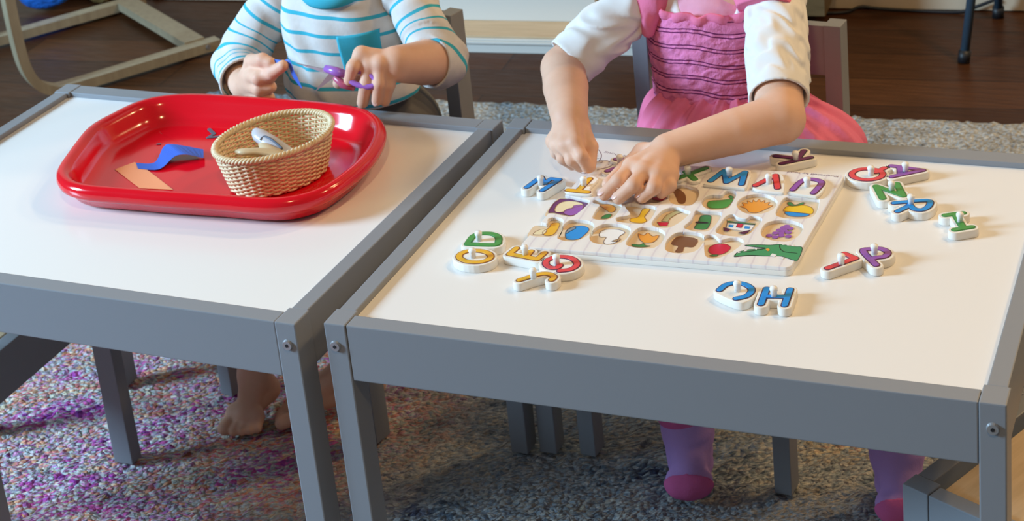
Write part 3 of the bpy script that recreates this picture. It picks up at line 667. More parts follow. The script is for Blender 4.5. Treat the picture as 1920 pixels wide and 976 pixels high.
# ================================================================= SETTING
RZ = math.radians(4.6)
def rot2(x, y, a=RZ): return (x*math.cos(a)-y*math.sin(a), x*math.sin(a)+y*math.cos(a))
o = box('floor', -4.5, 4.0, -3.5, 2.9, -.06, -.01, M['floor'], bev=0); tag(o, 'dark brown hardwood plank floor', 'floor', kind='structure')
# wall line passes (.0925,2.1326) -> (.3788,2.1608)
wt = thing('wall_back', None, None, (.0925,2.135,0), RZ); wt['kind'] = 'structure'
o = box('wall_surface', -3.2, 3.2, .012, .10, -.01, 2.6, M['wall'], wt, 0)
bt = thing('baseboard_back', None, None, (.0925,2.135,0), RZ); bt['kind'] = 'structure'
box('board', -3.2, .30, -.004, .012, -.008, .11, M['wall'], bt)
tt = thing('trim_1', None, None, (.0925,2.135,0), RZ); tt['kind'] = 'structure'
box('door_casing', .31, .42, -.014, .012, -.008, 2.1, M['trimw'], tt)
# ---- rug
def rug():
    nx, ny = 300, 230; x0, x1, y0, y1 = -1.02, 2.1, -.9, 1.575
    rs = np.random.RandomState(3); V = []; F = []
    hz = rs.rand(nx+1, ny+1)*.007
    for i in range(nx+1):
        for j in range(ny+1):
            x = x0+(x1-x0)*i/nx; y = y0+(y1-y0)*j/ny
            e = min(i, nx-i, j, ny-j)
            z = -.0095 if e == 0 else -.0072+hz[i,j]
            jx, jy = (rs.rand(2)-.5)*.007
            X, Y = rot2(x+jx, y+jy, math.radians(3.4)); V.append((X, Y, z))
    for i in range(nx):
        for j in range(ny):
            a = i*(ny+1)+j; F.append((a, a+ny+1, a+ny+2, a+1))
    return raw('rug', V, F, M['rug'], None, True)
tag(rug(), 'large shaggy rug, pink purple and teal at left fading to grey and cream at right', 'rug')
# ================================================================= TABLES
TW, TD, TH, LG, LD = .6389, .4977, .45, .0231, .029
def table(label, loc, rz):
    t = thing('play_table', label, 'table', loc, rz, 'grey tables pushed side by side')
    for k, (x, y) in enumerate(((0,0),(TW-LG,0),(0,TD-LD),(TW-LG,TD-LD))):
        l = box('leg', x, x+LG, y, y+LD, .001, TH, M['gray'], t, .0014)
        if y == 0:
            cx = x+(.0100 if x == 0 else .0118)
            bm = bmesh.new(); bmesh.ops.create_cone(bm, cap_ends=True, segments=20, radius1=.0060, radius2=.0048, depth=.0030)
            bmesh.ops.rotate(bm, verts=bm.verts, matrix=Matrix.Rotation(math.radians(90),3,'X')); bmesh.ops.translate(bm, verts=bm.verts, vec=(cx,-.0010,.4262))
            bt_ = frombm('bolt', bm, M['steel'], l)
            bm = bmesh.new(); bmesh.ops.create_cone(bm, cap_ends=True, segments=6, radius1=.0019, radius2=.0019, depth=.001)
            bmesh.ops.rotate(bm, verts=bm.verts, matrix=Matrix.Rotation(math.radians(90),3,'X')); bmesh.ops.translate(bm, verts=bm.verts, vec=(cx,-.0024,.4262))
            o = frombm('hex_socket', bm, M['black'], l)
    box('rail', LG+.0004, TW-LG-.0004, .0008, .0215, .389, TH-.0006, M['gray'], t)
    box('rail', LG+.0004, TW-LG-.0004, TD-.0255, TD-.0012, .389, TH-.0006, M['gray'], t)
    box('rail', .0025, .0205, LD+.0004, TD-LD-.0004, .389, TH-.0006, M['gray'], t)
    box('rail', TW-.0205, TW-.0025, LD+.0004, TD-LD-.0004, .389, TH-.0006, M['gray'], t)
    bm = bmesh.new(); a, b = .0207, .0218
    vs = [(LG+.001,b),(TW-LG-.001,b),(TW-LG-.001,LD+.001),(TW-a,LD+.001),(TW-a,TD-LD-.001),(TW-LG-.001,TD-LD-.001),(TW-LG-.001,TD-.0258),(LG+.001,TD-.0258),(LG+.001,TD-LD-.001),(a,TD-LD-.001),(a,LD+.001),(LG+.001,LD+.001)]
    lo = [bm.verts.new((x,y,.437)) for x,y in vs]; hi = [bm.verts.new((x,y,.443)) for x,y in vs]
    bm.faces.new(lo[::-1]); bm.faces.new(hi)
    for i in range(12): bm.faces.new((lo[i],lo[(i+1)%12],hi[(i+1)%12],hi[i]))
    o = frombm('tabletop', bm, M['top'], t); o['label'] = 'white laminate tabletop panel'
    return t
table('grey framed low table with white top carrying the alphabet puzzle and loose letters', (0,0,0), 0)
table('grey framed low table with white top carrying the red tray', (-.66518,.01014,0), -.02977)
# ================================================================= CHAIRS
def chair_proto():
    """local: front-left corner at origin, x to its side, y towards the back"""
    t = thing('small_chair', 'x', 'chair', (0,0,0), 0, 'low grey chairs around the tables')
    Wc, Dc, L = .278, .278, .0215
    for x in (0, Wc-L):
        box('leg', x, x+L, 0, .028, .001, .283, M['gray'], t)
        box('leg', x, x+L, Dc-.028, Dc, .001, .505, M['gray'], t)
    box('seat_rail', L+.0003, Wc-L-.0003, .001, .019, .222, .282, M['gray'], t)
    box('seat_rail', L+.0003, Wc-L-.0003, Dc-.02, Dc-.002, .222, .282, M['gray'], t)
    box('seat_rail', .001, .019, .0283, Dc-.0283, .222, .282, M['gray'], t)
    box('seat_rail', Wc-.019, Wc-.001, .0283, Dc-.0283, .222, .282, M['gray'], t)
    o = box('seat', .0195, Wc-.0195, .0295, Dc-.0295, .268, .276, M['pine'], t); o['label'] = 'pale pine seat panel'
    box('backrest', L+.0003, Wc-L-.0003, Dc-.024, Dc-.008, .438, .503, M['gray'], t)
    return t
cp = chair_proto()
chairs = [(cp, (.0516,.4765), -3.6-1.2, 'grey chair with pale seat under the child in the pink dress'),
 (None, (-.4845,.4975), -13., 'grey chair under the child in the striped shirt'),
 (None, (-.5105,.0585), 90, 'grey chair tucked under the left end of the red tray table'),
 (None, (.5292+.9*0,.1084), -64.5, 'grey chair with pale seat at the near right corner of the puzzle table')]
for o, (x, y), a, lab in chairs:
    if o is None: o = copy_tree(cp)
    o.location = (x, y, 0); o.rotation_euler = (0,0,math.radians(a)); o['label'] = lab
# the near-right chair: its front-left leg top is the visible corner; turned so that it faces the table
nr = [q for q in C.objects if q.get('label') == chairs[3][3]][0]
e1 = Vector((.9,-.43,0)).normalized(); e2 = Vector((.43,.9,0)).normalized()
# local y (front to back) = e1, local x = -e2, so the front-left origin sits at corner + e2*width
org = Vector((.5292,.1084,0))+e2*.278
nr.location = org; nr.rotation_euler = (0,0,math.atan2(-e2.y,-e2.x))
# ================================================================= PUZZLE BOARD
BT = .453; TB = .443
quad = [(.1320,.1810),(.4105,.1915),(.4180,.4040),(.1395,.3935)]
def rquad(q, r=.007, n=6):
    out = []
    for i in range(4):
        p = Vector(q[i]); a = (Vector(q[i-1])-p).normalized(); b = (Vector(q[(i+1)%4])-p).normalized()
        c = p+(a+b)*r
        a0 = math.atan2(-b.y,-b.x) ; 
        s = p+a*r-c; e = p+b*r-c; A = math.atan2(s.y,s.x); Bq = math.atan2(e.y,e.x)
        while Bq < A: Bq += 2*math.pi
        if Bq-A > math.pi: Bq -= 2*math.pi
        for k in range(n+1):
            th = A+(Bq-A)*k/n; out.append((c.x+r*math.cos(th), c.y+r*math.sin(th)))
    return out
pb = thing('puzzle_board', 'cream wooden alphabet puzzle board with shaped recesses and a green crocodile', 'puzzle board', (.275,.29,TB))
outer = rquad(quad)
plate('board_base', [outer], TB+.0002, BT-.0043, M['cream'], pb, .0005)
holes = [catmull(p, 4) for p in DATA['recess'].values()]
def bfield(X, Y):
    f = poly_sd(X, Y, outer)+.0006
    for hq in holes:
        H = np.array(hq); x0, y0 = H.min(0)-.004; x1, y1 = H.max(0)+.004
        mk = (X > x0) & (X < x1) & (Y > y0) & (Y < y1)
        f[mk] = np.maximum(f[mk], .0006-poly_sd(X[mk], Y[mk], hq))
    return f
plate('board_face', outline_loops([outer], 0, .00065, fld=bfield), BT-.0042, BT, M['boardtop'], pb, .0006, inset=False)
bm = bmesh.new()
for k, p in DATA['recess'].items():
    c = np.mean(p, axis=0); q = [c+(np.array(a)-c)*1.03 for a in catmull(p, 3)]
    bm.faces.new([bm.verts.new((a[0],a[1],BT-.00405)) for a in q])
frombm('recess_floor', bm, M['pocket'], pb)
def flat(name, poly, z, m, parent, smooth=0):
    if smooth: poly = catmull(poly, smooth)
    bm = bmesh.new(); bm.faces.new([bm.verts.new((p[0],p[1],z)) for p in poly])
    bm.normal_update()
    for f in bm.faces:
        if f.normal.z < 0: f.normal_flip()
    me = bpy.data.meshes.new(name); bmesh.ops.triangulate(bm, faces=bm.faces); bm.to_mesh(me); bm.free(); return link(name, me, m, parent)
def ink(name, pts, r, z, col, parent, sm=True):
    p = catmull(pts, 5, False) if sm and len(pts) > 2 else [np.array(q) for q in pts]
    V = []; F = []
    for i in range(len(p)):
        a = p[max(i-1,0)]; b = p[min(i+1,len(p)-1)]; t = (b-a)/(np.linalg.norm(b-a)+1e-9); n = np.array([-t[1],t[0]])*r
        V += [(*(p[i]+n),z),(*(p[i]-n),z)]
    for i in range(len(p)-1): F.append((2*i,2*i+1,2*i+3,2*i+2))
    return raw(name, V, F, pal(col), parent)
names = dict(duck='duckling_picture',ball='balloon_picture',swan='swan_picture',tulip='flower_picture',bear='brown_picture',apple='apple_picture',egg='nest_picture',parrot='carrot_picture',key='key_picture',
 train='train_picture',frog='frog_picture',house='house_picture',violin='violin_picture',pear='pear_picture',shell='shell_picture',ornament='ornament_picture',star='red_picture',grapes='grape_picture')
lv = {}
for r, col, poly in DATA['art']:
    lv[r] = lv.get(r, 0)+1
    flat(names[r], poly, BT-.0040+.00012*lv[r], pal(col), pb, 3 if r not in ('house','train') else 0)
for r, col, poly in DATA['art']:
    if col in ('black','blue') and r == 'house': continue
    pp = [tuple(q) for q in (catmull(poly, 3) if r not in ('house','train') else poly)]
    ink('picture_outline', pp+[pp[0]], .00028, BT-.0040+.00012*lv[r]+.0001, 'outline' if r in ('ball','house','frog','swan') else 'outbrown', pb, False)
for g in DATA['grapes']:
    poly = [(g[0]+.0034*math.cos(t), g[1]+.0034*math.sin(t)) for t in np.linspace(0, 2*math.pi, 14, endpoint=False)]
    flat('grape_picture', poly, BT-.0038+.00002*len(lv), pal('purple'), pb)
    lv[str(g)] = 1
flat('crocodile_picture', DATA['croc'], BT+.0002, pal('croc'), pb, 4)
ink('crocodile_line', DATA['croc']+[DATA['croc'][0]], .00035, BT+.00030, 'black', pb)
flat('crocodile_spot', DATA['crocspot'], BT+.0004, pal('orange'), pb, 4)
for tth in DATA['teeth']: flat('crocodile_tooth', tth, BT+.0004, pal('white'), pb)
for l in DATA['croclines']: ink('crocodile_line', l, .00045, BT+.00035, 'black', pb)
for l in DATA['zebra']: ink('zebra_line_drawing', l, .00055, BT+.0002, 'line', pb)
def text(name, s, a, b, col, parent, size):
    cu = bpy.data.curves.new(name, 'FONT'); cu.body = s; cu.size = size; cu.align_x = 'LEFT'
    o = bpy.data.objects.new('tmp', cu); C.objects.link(o)
    me = bpy.data.meshes.new_from_object(o.evaluated_get(bpy.context.evaluated_depsgraph_get())); bpy.data.objects.remove(o)
    A = Vector((*a,0)); Bv = Vector((*b,0)); d = Bv-A
    wd = max(v.co.x for v in me.vertices)
    me.transform(Matrix.Diagonal((d.length/wd,1,1,1))); me.transform(Matrix.Rotation(math.atan2(d.y,d.x),4,'Z')); me.transform(Matrix.Translation((A.x,A.y,BT+.0002)))
    me.materials.clear(); return link(name, me, pal(col), parent)
text('credit_text', 'Illustrated by hand', DATA['credit'][0], DATA['credit'][1], 'line', pb, .0052)
text('logo_text', '& Doug', DATA['logo'][0], DATA['logo'][1], 'line', pb, .0065)
bind(pb)
# ================================================================= LETTER PIECES
PLAB = {
'M':('blue letter M puzzle piece lying left of the board, beside the small hand','loose'),
'T':('yellow letter T puzzle piece seated at the left end of the board','slot'),
'Y':('purple letter puzzle piece half hidden under the fingertips','slot'),
'X':('green letter X puzzle piece seated in the board in the shade of the forearm','slot'),
'W':('blue letter W puzzle piece seated in the far row of the board','slot'),
'V':('red letter V puzzle piece seated in the far row of the board','slot'),
'U':('purple letter U puzzle piece seated at the far right corner of the board','slot'),
'K':('dark plum letter K puzzle piece lying beyond the board against the far rail','loose'),
'Q':('red letter Q puzzle piece lying off the far right corner of the board','loose'),
'A':('purple letter A puzzle piece lying farthest away, touching the red letter Q','loose'),
'N':('green letter N puzzle piece lying between the red Q and the blue R','loose'),
'R':('blue letter R puzzle piece lying right of the board below the green N','loose'),
'I':('green letter I puzzle piece lying alone nearest the right edge of the table','loose'),
'L':('red letter L puzzle piece lying right of the board beside the purple P','loose'),
'P':('purple letter P puzzle piece lying right of the board beside the red L','loose'),
'H':('blue letter H puzzle piece lying in front of the board','loose'),
'C':('blue letter C puzzle piece with a straight cut edge lying in front of the board','loose'),
'D':('green letter D puzzle piece lying above the yellow ring letter at the left','loose'),
'O':('yellow ring shaped letter O puzzle piece lying farthest left','loose'),
'E':('yellow letter E puzzle piece lying at the near left corner of the board','loose'),
'G':('red letter G puzzle piece lying between the yellow E and yellow J','loose'),
'J':('yellow letter J puzzle piece lying nearest, below the red G','loose')}
for P in DATA['pieces']:
    z = P['z']; loose = PLAB[P['n']][1] == 'loose'; zb = TB+.0002 if loose else BT+.0001
    if P['n'] in 'CUGJPRD': P['strokes'] = [[tuple(q) for q in catmull(s, 4, False)] if len(s) > 4 else s for s in P['strokes']]
    kx, ky = P['knob']; t = thing('puzzle_piece', PLAB[P['n']][0], 'puzzle piece', (kx,ky,zb), 0, 'letter pieces of the puzzle')
    if P['body']:
        lps = [catmull(P['body'], 5)]
    else:
        lps = outline_loops(P['strokes'], P['r']+.0037, .0007, fill=True)
    plate('body', lps, zb, z-.0001, M['cream'], t, .0009)
    oc = {'yellow':'outbrown','green':'dgreen','purple':'dplum','blue':'outline','red':'dplum','plum':'black'}[P['c']]
    plate('letter_outline', outline_loops(P['strokes'], P['r']+.0008, .00045), z-.0003, z+.0002, pal(oc), t, .0001)
    plate('letter', outline_loops(P['strokes'], P['r']-.0003, .00045), z-.0002, z+.0006, pal(P['c']), t, .0003)
    bm = bmesh.new(); prof = [(.0030,z),(.0031,z+.0055),(.0038,z+.0068),(.0039,z+.0088),(.0030,z+.0103),(0,z+.0108)]
    rings = []
    for r, zz in prof[:-1]: rings.append([bm.verts.new((kx+r*math.cos(a), ky+r*math.sin(a), zz)) for a in np.linspace(0,2*math.pi,16,endpoint=False)])
    tip = bm.verts.new((kx,ky,prof[-1][1]))
    for a, b in zip(rings[:-1], rings[1:]):
        for i in range(16): bm.faces.new((a[i],a[(i+1)%16],b[(i+1)%16],b[i]))
    for i in range(16): bm.faces.new((rings[-1][i],rings[-1][(i+1)%16],tip))
    bm.faces.new(rings[0][::-1])
    k = frombm('knob', bm, M['knob'], t, True); k['label'] = 'white peg knob'
    bind(t)
# ================================================================= RED TRAY
def offset_poly(P, d):
    P = np.array(P); out = []
    K = len(P)
    for i in range(K):
        t = P[(i+1)%K]-P[i-1]; t = t/np.linalg.norm(t); n = np.array([-t[1],t[0]]); out.append(P[i]+n*d)
    return np.array(out)
def tray():
    P = np.array(catmull(DATA['tray'], 8))
    # orientation: make counter-clockwise so that +normal is inward
    ar = np.sum(P[:,0]*np.roll(P[:,1],-1)-P[:,1]*np.roll(P[:,0],-1))
    if ar < 0: P = P[::-1]
    # resample evenly and relax
    d = np.r_[0, np.cumsum(np.linalg.norm(np.diff(np.vstack([P,P[:1]]),axis=0),axis=1))]
    PP = np.vstack([P,P[:1]]); K = 180; s = np.linspace(0,d[-1],K,endpoint=False)
    P = np.stack([np.interp(s,d,PP[:,0]),np.interp(s,d,PP[:,1])],1)
    for _ in range(10): P = P*.5+(np.roll(P,1,0)+np.roll(P,-1,0))*.25
    prof = [(.034,.4434),(.024,.4440),(.017,.4475),(.011,.456),(.006,.4600),(.0015,.4635),(0,.4685),(.0010,.4740),(.0045,.4778),(.0095,.4785),(.014,.4765),(.0185,.470),(.023,.460),(.028,.4520),(.034,.4483),(.042,.4473),(.06,.4472)]
    V = []; F = []
    c = P.mean(0)
    for dd, z in prof:
        Q = P.copy(); step = 6; rem = dd
        for k in range(step): Q = offset_poly(Q, dd/step); Q = Q*.7+(np.roll(Q,1,0)+np.roll(Q,-1,0))*.15
        V += [(q[0],q[1],z) for q in Q]
    n = len(prof)
    for i in range(n-1):
        for j in range(K): F.append((i*K+j, i*K+(j+1)%K, (i+1)*K+(j+1)%K, (i+1)*K+j))
    # centre fans
    V.append((c[0],c[1],.4471)); V.append((c[0],c[1],.4434)); a = len(V)-2
    for j in range(K):
        F.append(((n-1)*K+j,(n-1)*K+(j+1)%K,a)); F.append(((j+1)%K,j,a+1))
    o = raw('serving_tray', V, F, M['red'], None, True)
    return tag(o, 'shiny red plastic craft tray with a rolled rim on the left table', 'tray')
tray()
# ================================================================= WICKER BASKET
BC = (-.2119,.2985); BA = math.radians(69.5)
def bp(th, k, dr=0.0):
    a = (.0595+(.0735-.0595)*k)+dr; b = (.0470+(.0565-.0470)*k)+dr
    x, y = a*math.cos(th), b*math.sin(th)
    return (BC[0]+x*math.cos(BA)-y*math.sin(BA), BC[1]+x*math.sin(BA)+y*math.cos(BA))
bk = thing('wicker_basket', 'small oval woven wicker basket standing in the red tray', 'basket', (BC[0],BC[1],.4475))
Z0, HH, NS = .4490, .0480, 40
V = []; F = []
def addsw(vf):
    b = len(V); V.extend(vf[0]); F.extend([tuple(i+b for i in f) for f in vf[1]])
for r in range(19):
    k = (r+.5)/19; n = NS*4
    pts = []
    for i in range(n):
        th = 2*math.pi*i/n; ph = math.cos(th*NS/2+(math.pi if r % 2 else 0)); x, y = bp(th, k, .0014*ph); pts.append((x,y,Z0+HH*k))
    addsw(sweep('', pts, .00135, None, None, n=6, closed=True))
for i in range(NS):
    th = 2*math.pi*i/NS
    addsw(sweep('', [(*bp(th,0),Z0),(*bp(th,.5),Z0+HH*.5),(*bp(th,1),Z0+HH)], .0015, None, None, n=6))
raw('woven_side', V, F, M['wicker'], bk, True)
V = []; F = []
for q in range(3):
    pts = []
    for i in range(260):
        th = 2*math.pi*i/260; ph = th*30+q*2.094; x, y = bp(th, 1, .0022*math.cos(ph)); pts.append((x,y,Z0+HH+.0015+.0022*math.sin(ph)))
    addsw(sweep('', pts, .0019, None, None, n=6, closed=True))
raw('rim', V, F, M['wicker'], bk, True)
V = [(*bp(2*math.pi*i/48,0,-.001),Z0-.0005) for i in range(48)]+[(*bp(2*math.pi*i/48,0,-.001),Z0+.003) for i in range(48)]
F = [tuple(range(47,-1,-1)), tuple(range(48,96))]+[(i,(i+1)%48,48+(i+1)%48,48+i) for i in range(48)]
raw('base', V, F, M['wicker'], bk)
bind(bk)
# plastic craft scissors lying in the basket: two rounded plastic handles
sc = thing('craft_scissors', 'beige and pearly grey plastic craft scissors lying in the wicker basket', 'scissors', (-.215,.29,.46))
def blade(name, pts, rads, m, par, sc_=(1,.55)): return tube(name, catmull(pts, 5, False), list(np.interp(np.linspace(0,1,len(catmull(pts,5,False))), np.linspace(0,1,len(rads)), rads)), m, par, n=14, scale=sc_)
o = blade('grip', [(-.2445,.3135,.497),(-.2360,.3080,.493),(-.2180,.3020,.487),(-.1950,.2960,.478),(-.175,.288,.470)], [.004,.0095,.0105,.0095,.006], M['pearl'], sc, (1,.8)); o['label'] = 'pearly grey rounded grip'
o = blade('pivot_arm', [(-.232,.303,.487),(-.215,.286,.488),(-.195,.283,.481),(-.182,.275,.474)], [.004,.0075,.009,.005], M['beige'], sc, (1,.6))
o = blade('grip', [(-.2440,.268,.4905),(-.2330,.2640,.4925),(-.2150,.2730,.490),(-.1980,.2785,.485),(-.178,.275,.478)], [.003,.0055,.0062,.0075,.005], M['beige'], sc, (1,.7)); o['label'] = 'beige slim grip'
tube('spring', catmull([(-.2285,.2955,.4935),(-.2245,.3000,.4960),(-.212,.296,.4940),(-.198,.291,.487)], 6, False), .0013, M['slate'], sc)
bind(sc)
# ================================================================= PAPER SCRAPS
def sheet(name, pts3, m, th=.0004):
    V = [tuple(p) for p in pts3]; n = len(V)//2; F = [(i,i+1,n+i+1,n+i) for i in range(n-1)]
    V2 = [(x,y,z-th) for x,y,z in V]; F += [(2*n+n+i,2*n+n+i+1,2*n+i+1,2*n+i) for i in range(n-1)]
    F += [(i+1,i,2*n+i,2*n+i+1) for i in range(n-1)]+[(n+i,n+i+1,3*n+i+1,3*n+i) for i in range(n-1)]+[(0,n,3*n,2*n),(n-1,3*n-1,4*n-1,2*n-1)]
    return raw(name, V+V2, F, m)
s = DATA['strip']; o = plate('paper_strip', [[s[0],s[1],s[2],s[3],s[4]]], .4476, .4481, M['orangepaper'], None, .0001); tag(o, 'flat orange paper strip lying in the red tray', 'paper')
b = DATA['bluep']; zs = [.4490,.4495,.4560,.4585,.4530]; zc = [.4490,.4495,.4560,.4585,.4530]
A = catmull([(b[i][0],b[i][1],zs[i]) for i in range(5)], 5, False); Bq = catmull([(b[5+i][0],b[5+i][1],zc[i]) for i in range(5)], 5, False)
o = sheet('paper_scrap', [tuple(p) for p in A]+[tuple(p) for p in Bq], M['bluepaper']); tag(o, 'curled blue paper scrap lying in the red tray over the orange strip', 'paper')
q = DATA['bits']
o = plate('paper_scrap', [outline_loops([[q[0],q[1],q[2],q[3],q[4]]], .0024, .0005, True)[0]], .4476, .4482, M['slate'], None, .0001); tag(o, 'dark grey forked paper snippet beside the wicker basket', 'paper')
o = plate('paper_scrap', [outline_loops([[q[5],(q[5][0]+.003,q[5][1]+.001)]], .0014, .0005, True)[0]], .4476, .4482, M['slate'], None, .0001); tag(o, 'tiny grey blue paper fleck beyond the curled blue scrap', 'paper')
# ================================================================= BACKGROUND FURNITURE
def rbox(name, x0, x1, y0, y1, z0, z1, m, par, bev=.0015): return box(name, x0, x1, y0, y1, z0, z1, m, par, bev)
cb = thing('low_cabinet', 'long low cream cabinet with stepped base behind the children', 'cabinet', (-.66,1.7905,-.01), RZ)
rbox('plinth', -.33, .55, 0, .19, 0, .020, M['trimw'], cb)
rbox('moulding', -.335, .555, -.006, .192, .0205, .0265, M['trimw'], cb)
rbox('moulding', -.333, .553, -.003, .191, .0268, .0315, M['trimw'], cb)
o = rbox('ledge', -.325, .545, .002, .188, .0318, .036, M['pine'], cb); o['label'] = 'tan wooden ledge'
rbox('drawer', -.30, .245, .088, .186, .0362, .098, M['trimw'], cb)
rbox('top', -.305, .250, .084, .188, .0983, .104, M['browncrate'], cb)
wc = thing('wooden_crate', 'brown stained wooden crate standing on the floor beside the cream cabinet', 'crate', (-.385,1.905,-.01), RZ)
for k in range(5): rbox('slat', .0, .44, .0, .012, .04+k*.062, .04+k*.062+.058, M['browncrate'], wc)
rbox('side', .0, .012, .0125, .185, .037, .345, M['browncrate'], wc); rbox('side', .428, .44, .0125, .185, .037, .345, M['browncrate'], wc); rbox('back', .0125, .4275, .17, .182, .037, .345, M['browncrate'], wc); rbox('bottom', .0125, .4275, .0125, .1695, .037, .047, M['browncrate'], wc)
wc.location = (-.405,1.915,0)
o = tube('cable', catmull([(-.02,2.085,-.006),(.04,2.10,-.006),(.07,2.108,.004),(.10,2.118,-.002),(.16,2.125,-.006),(.26,2.128,-.006),(.30,2.13,.008),(.33,2.135,.02)], 8, False), .0035, M['black'], None); tag(o, 'black cable lying along the foot of the back wall', 'cable')
# stand with slim metal legs
st = thing('folding_stand', 'slim blue black metal stand with splayed legs by the back wall', 'stand', (.36,1.98,-.01))
top = (.372,2.0,.62)
for foot in ((.3105,1.872,-.009),(.3395,2.118,-.009),(.60,1.98,-.009)):
    f = Vector(foot); tp = Vector(top)
    l = tube('leg', [f+(tp-f)*.02, f+(tp-f)*.5, tp], .0085, M['easel'], st, n=14)
    tube('foot_cap', [f, f+(tp-f)*.035], .0115, M['black'], l, n=14)
tube('hub', [(top[0],top[1],top[2]-.02),(top[0],top[1],top[2]+.05)], .02, M['easel'], st)
tube('pole', [(top[0],top[1],top[2]),(top[0],top[1],1.1)], .008, M['easel'], st)
bind(st)
# bentwood rocker frame
rk = thing('bentwood_armchair', 'pale birch bentwood armchair frame at the far left', 'armchair', (-1.4,1.6,-.01))
def strap(name, pts, w, t, m, par):
    P = [Vector(p) for p in catmull(pts, 6, False)]; V = []; F = []
    side = Vector((math.sin(math.radians(-58+90)),0,0))
    for i, p in enumerate(P):
        a = P[max(i-1,0)]; b = P[min(i+1,len(P)-1)]; tg = (b-a).normalized(); s = strap.side; n = tg.cross(s).normalized()
        for u, v in ((-1,-1),(1,-1),(1,1),(-1,1)): V.append(p+s*(w/2*u)+n*(t/2*v))
    for i in range(len(P)-1):
        for j in range(4): F.append((i*4+j, i*4+(j+1)%4, i*4+4+(j+1)%4, i*4+4+j))
    F += [(3,2,1,0), tuple((len(P)-1)*4+j for j in range(4))]
    return raw(name, V, F, m, par)
dr = Vector((-.2154+0,-.354,0))  # from rear end to front end of a runner
A0 = Vector((-1.2150,1.728,.008)); d = Vector((-1.428,1.405,0))-Vector((-1.213,1.719,0)); d.z = 0; L_ = d.length; d.normalize()
sd = Vector((-d.y,d.x,0)); sd = sd if sd.x < 0 else -sd
strap.side = sd
for offs in (0, .405):
    S = A0+sd*offs
    Zv = lambda a_, z_: S+d*(L_*a_)+Vector((0,0,z_))
    pts = [S, S+d*(L_*.5), Zv(.88,0), Zv(.97,.006), Zv(1.04,.026), Zv(1.085,.065), Zv(1.10,.13), Zv(1.10,.24), Zv(1.08,.36), Zv(1.0,.43), Zv(.8,.445), Zv(.1,.45)]
    strap('side_frame', pts, .032, .020, M['birch'], rk)
X0 = A0+d*.045
strap.side = d
strap('cross_bar', [X0+sd*.017+Vector((0,0,.004)), X0+sd*.2+Vector((0,0,.004)), X0+sd*.388+Vector((0,0,.004))], .045, .018, M['birch'], rk)
X1 = A0+d*(L_*1.08)+Vector((0,0,.27))
strap('cross_bar', [X1+sd*.017, X1+sd*.2, X1+sd*.388], .02, .045, M['birch'], rk)
bv = raw('bolt', *sweep('', [A0+d*.03-sd*.0165+Vector((0,0,.002)), A0+d*.03-sd*.0185+Vector((0,0,.002))], .005, None, None, n=12), M['steel'], rk)
bind(rk)
# bag of blue film and gold scrap behind the armchair
def crumple(name, c, r, seed, m, lab, cat):
    bm = bmesh.new(); bmesh.ops.create_icosphere(bm, subdivisions=4, radius=1); rs = np.random.RandomState(seed); D = rs.randn(26,3); D /= np.linalg.norm(D,axis=1)[:,None]; w_ = rs.rand(26)*.3
    for v in bm.verts:
        n = np.array(v.co); s = 1-max(0,float(np.max((D@n-.75)*w_*3)));  v.co = Vector((c[0]+n[0]*r[0]*s, c[1]+n[1]*r[1]*s, max(-.008, c[2]+n[2]*r[2]*s)))
    o = frombm(name, bm, m, None, True); return tag(o, lab, cat)
crumple('plastic_bag', (-1.79,1.905,.045), (.080,.045,.055), 2, M['bluebag'], 'crumpled bright blue plastic bag behind the birch armchair', 'bag')
crumple('foil_wrapper', (-1.665,1.955,.03), (.045,.03,.035), 5, M['goldfoil'], 'crumpled gold foil wrapper beside the blue plastic bag', 'wrapper')
# ================================================================= CHILDREN
HB = float(.0017)
def ell(c, r, k=.02, R=None): return ('e', c, r, k, R)
def cap(a, b, ra, rb, k=.015): return ('c', a, b, ra, rb, k)
def chain(pts, rads, k=.01): return [cap(pts[i], pts[i+1], rads[i], rads[i+1], k) for i in range(len(pts)-1)]
def head_prims(c, R, neck):
    c = np.array(c); X = lambda v: tuple(c+R@np.array(v))
    return [cap(neck, X((0,.01,-.055)), .030, .030, .02), ell(X((0,.005,.015)), (.070,.084,.078), .02, R), ell(X((0,-.025,-.030)), (.052,.050,.048), .03, R), ell(X((0,-.045,-.062)), (.022,.018,.014), .02, R),
      ell(X((.032,-.048,-.030)), (.022,.018,.020), .02, R), ell(X((-.032,-.048,-.030)), (.022,.018,.020), .02, R),
      cap(X((0,-.072,.000)), X((0,-.083,-.018)), .005, .008, .008), ell(X((.071,.008,-.012)), (.007,.014,.020), .006, R), ell(X((-.071,.008,-.012)), (.007,.014,.020), .006, R)], X
def face_bits(X, R, body, eyec):
    for s in (1,-1):
        bm = bmesh.new(); bmesh.ops.create_uvsphere(bm, u_segments=16, v_segments=10, radius=.0095); bmesh.ops.translate(bm, verts=bm.verts, vec=X((s*.027,-.0685,.004))); frombm('eye', bm, M['eye'], body, True)
        tube('eyebrow', [X((s*.016,-.080,.022)), X((s*.027,-.078,.026)), X((s*.038,-.071,.022))], .0022, M['hair'], body)
    tube('mouth', [X((-.018,-.066,-.042)), X((-.008,-.072,-.0435)), X((0,-.0735,-.042)), X((.008,-.072,-.0435)), X((.018,-.066,-.042))], [.001,.0035,.0035,.0035,.001], M['lip'], body)
def wr(freq, amp, ax=(0,0,1), seed=0, c=(0,0,0)):
    ax = np.array(ax); rs = np.random.RandomState(seed); K = rs.randn(5,3)*freq*.55; ph = rs.rand(5)*6.28
    def f(X):
        s = (X-np.array(c))@ax*freq; w_ = sum(np.sin(X@K[i]+ph[i]) for i in range(5))
        return amp*np.sin(s+w_*1.1)+amp*.4*w_/2
    return f
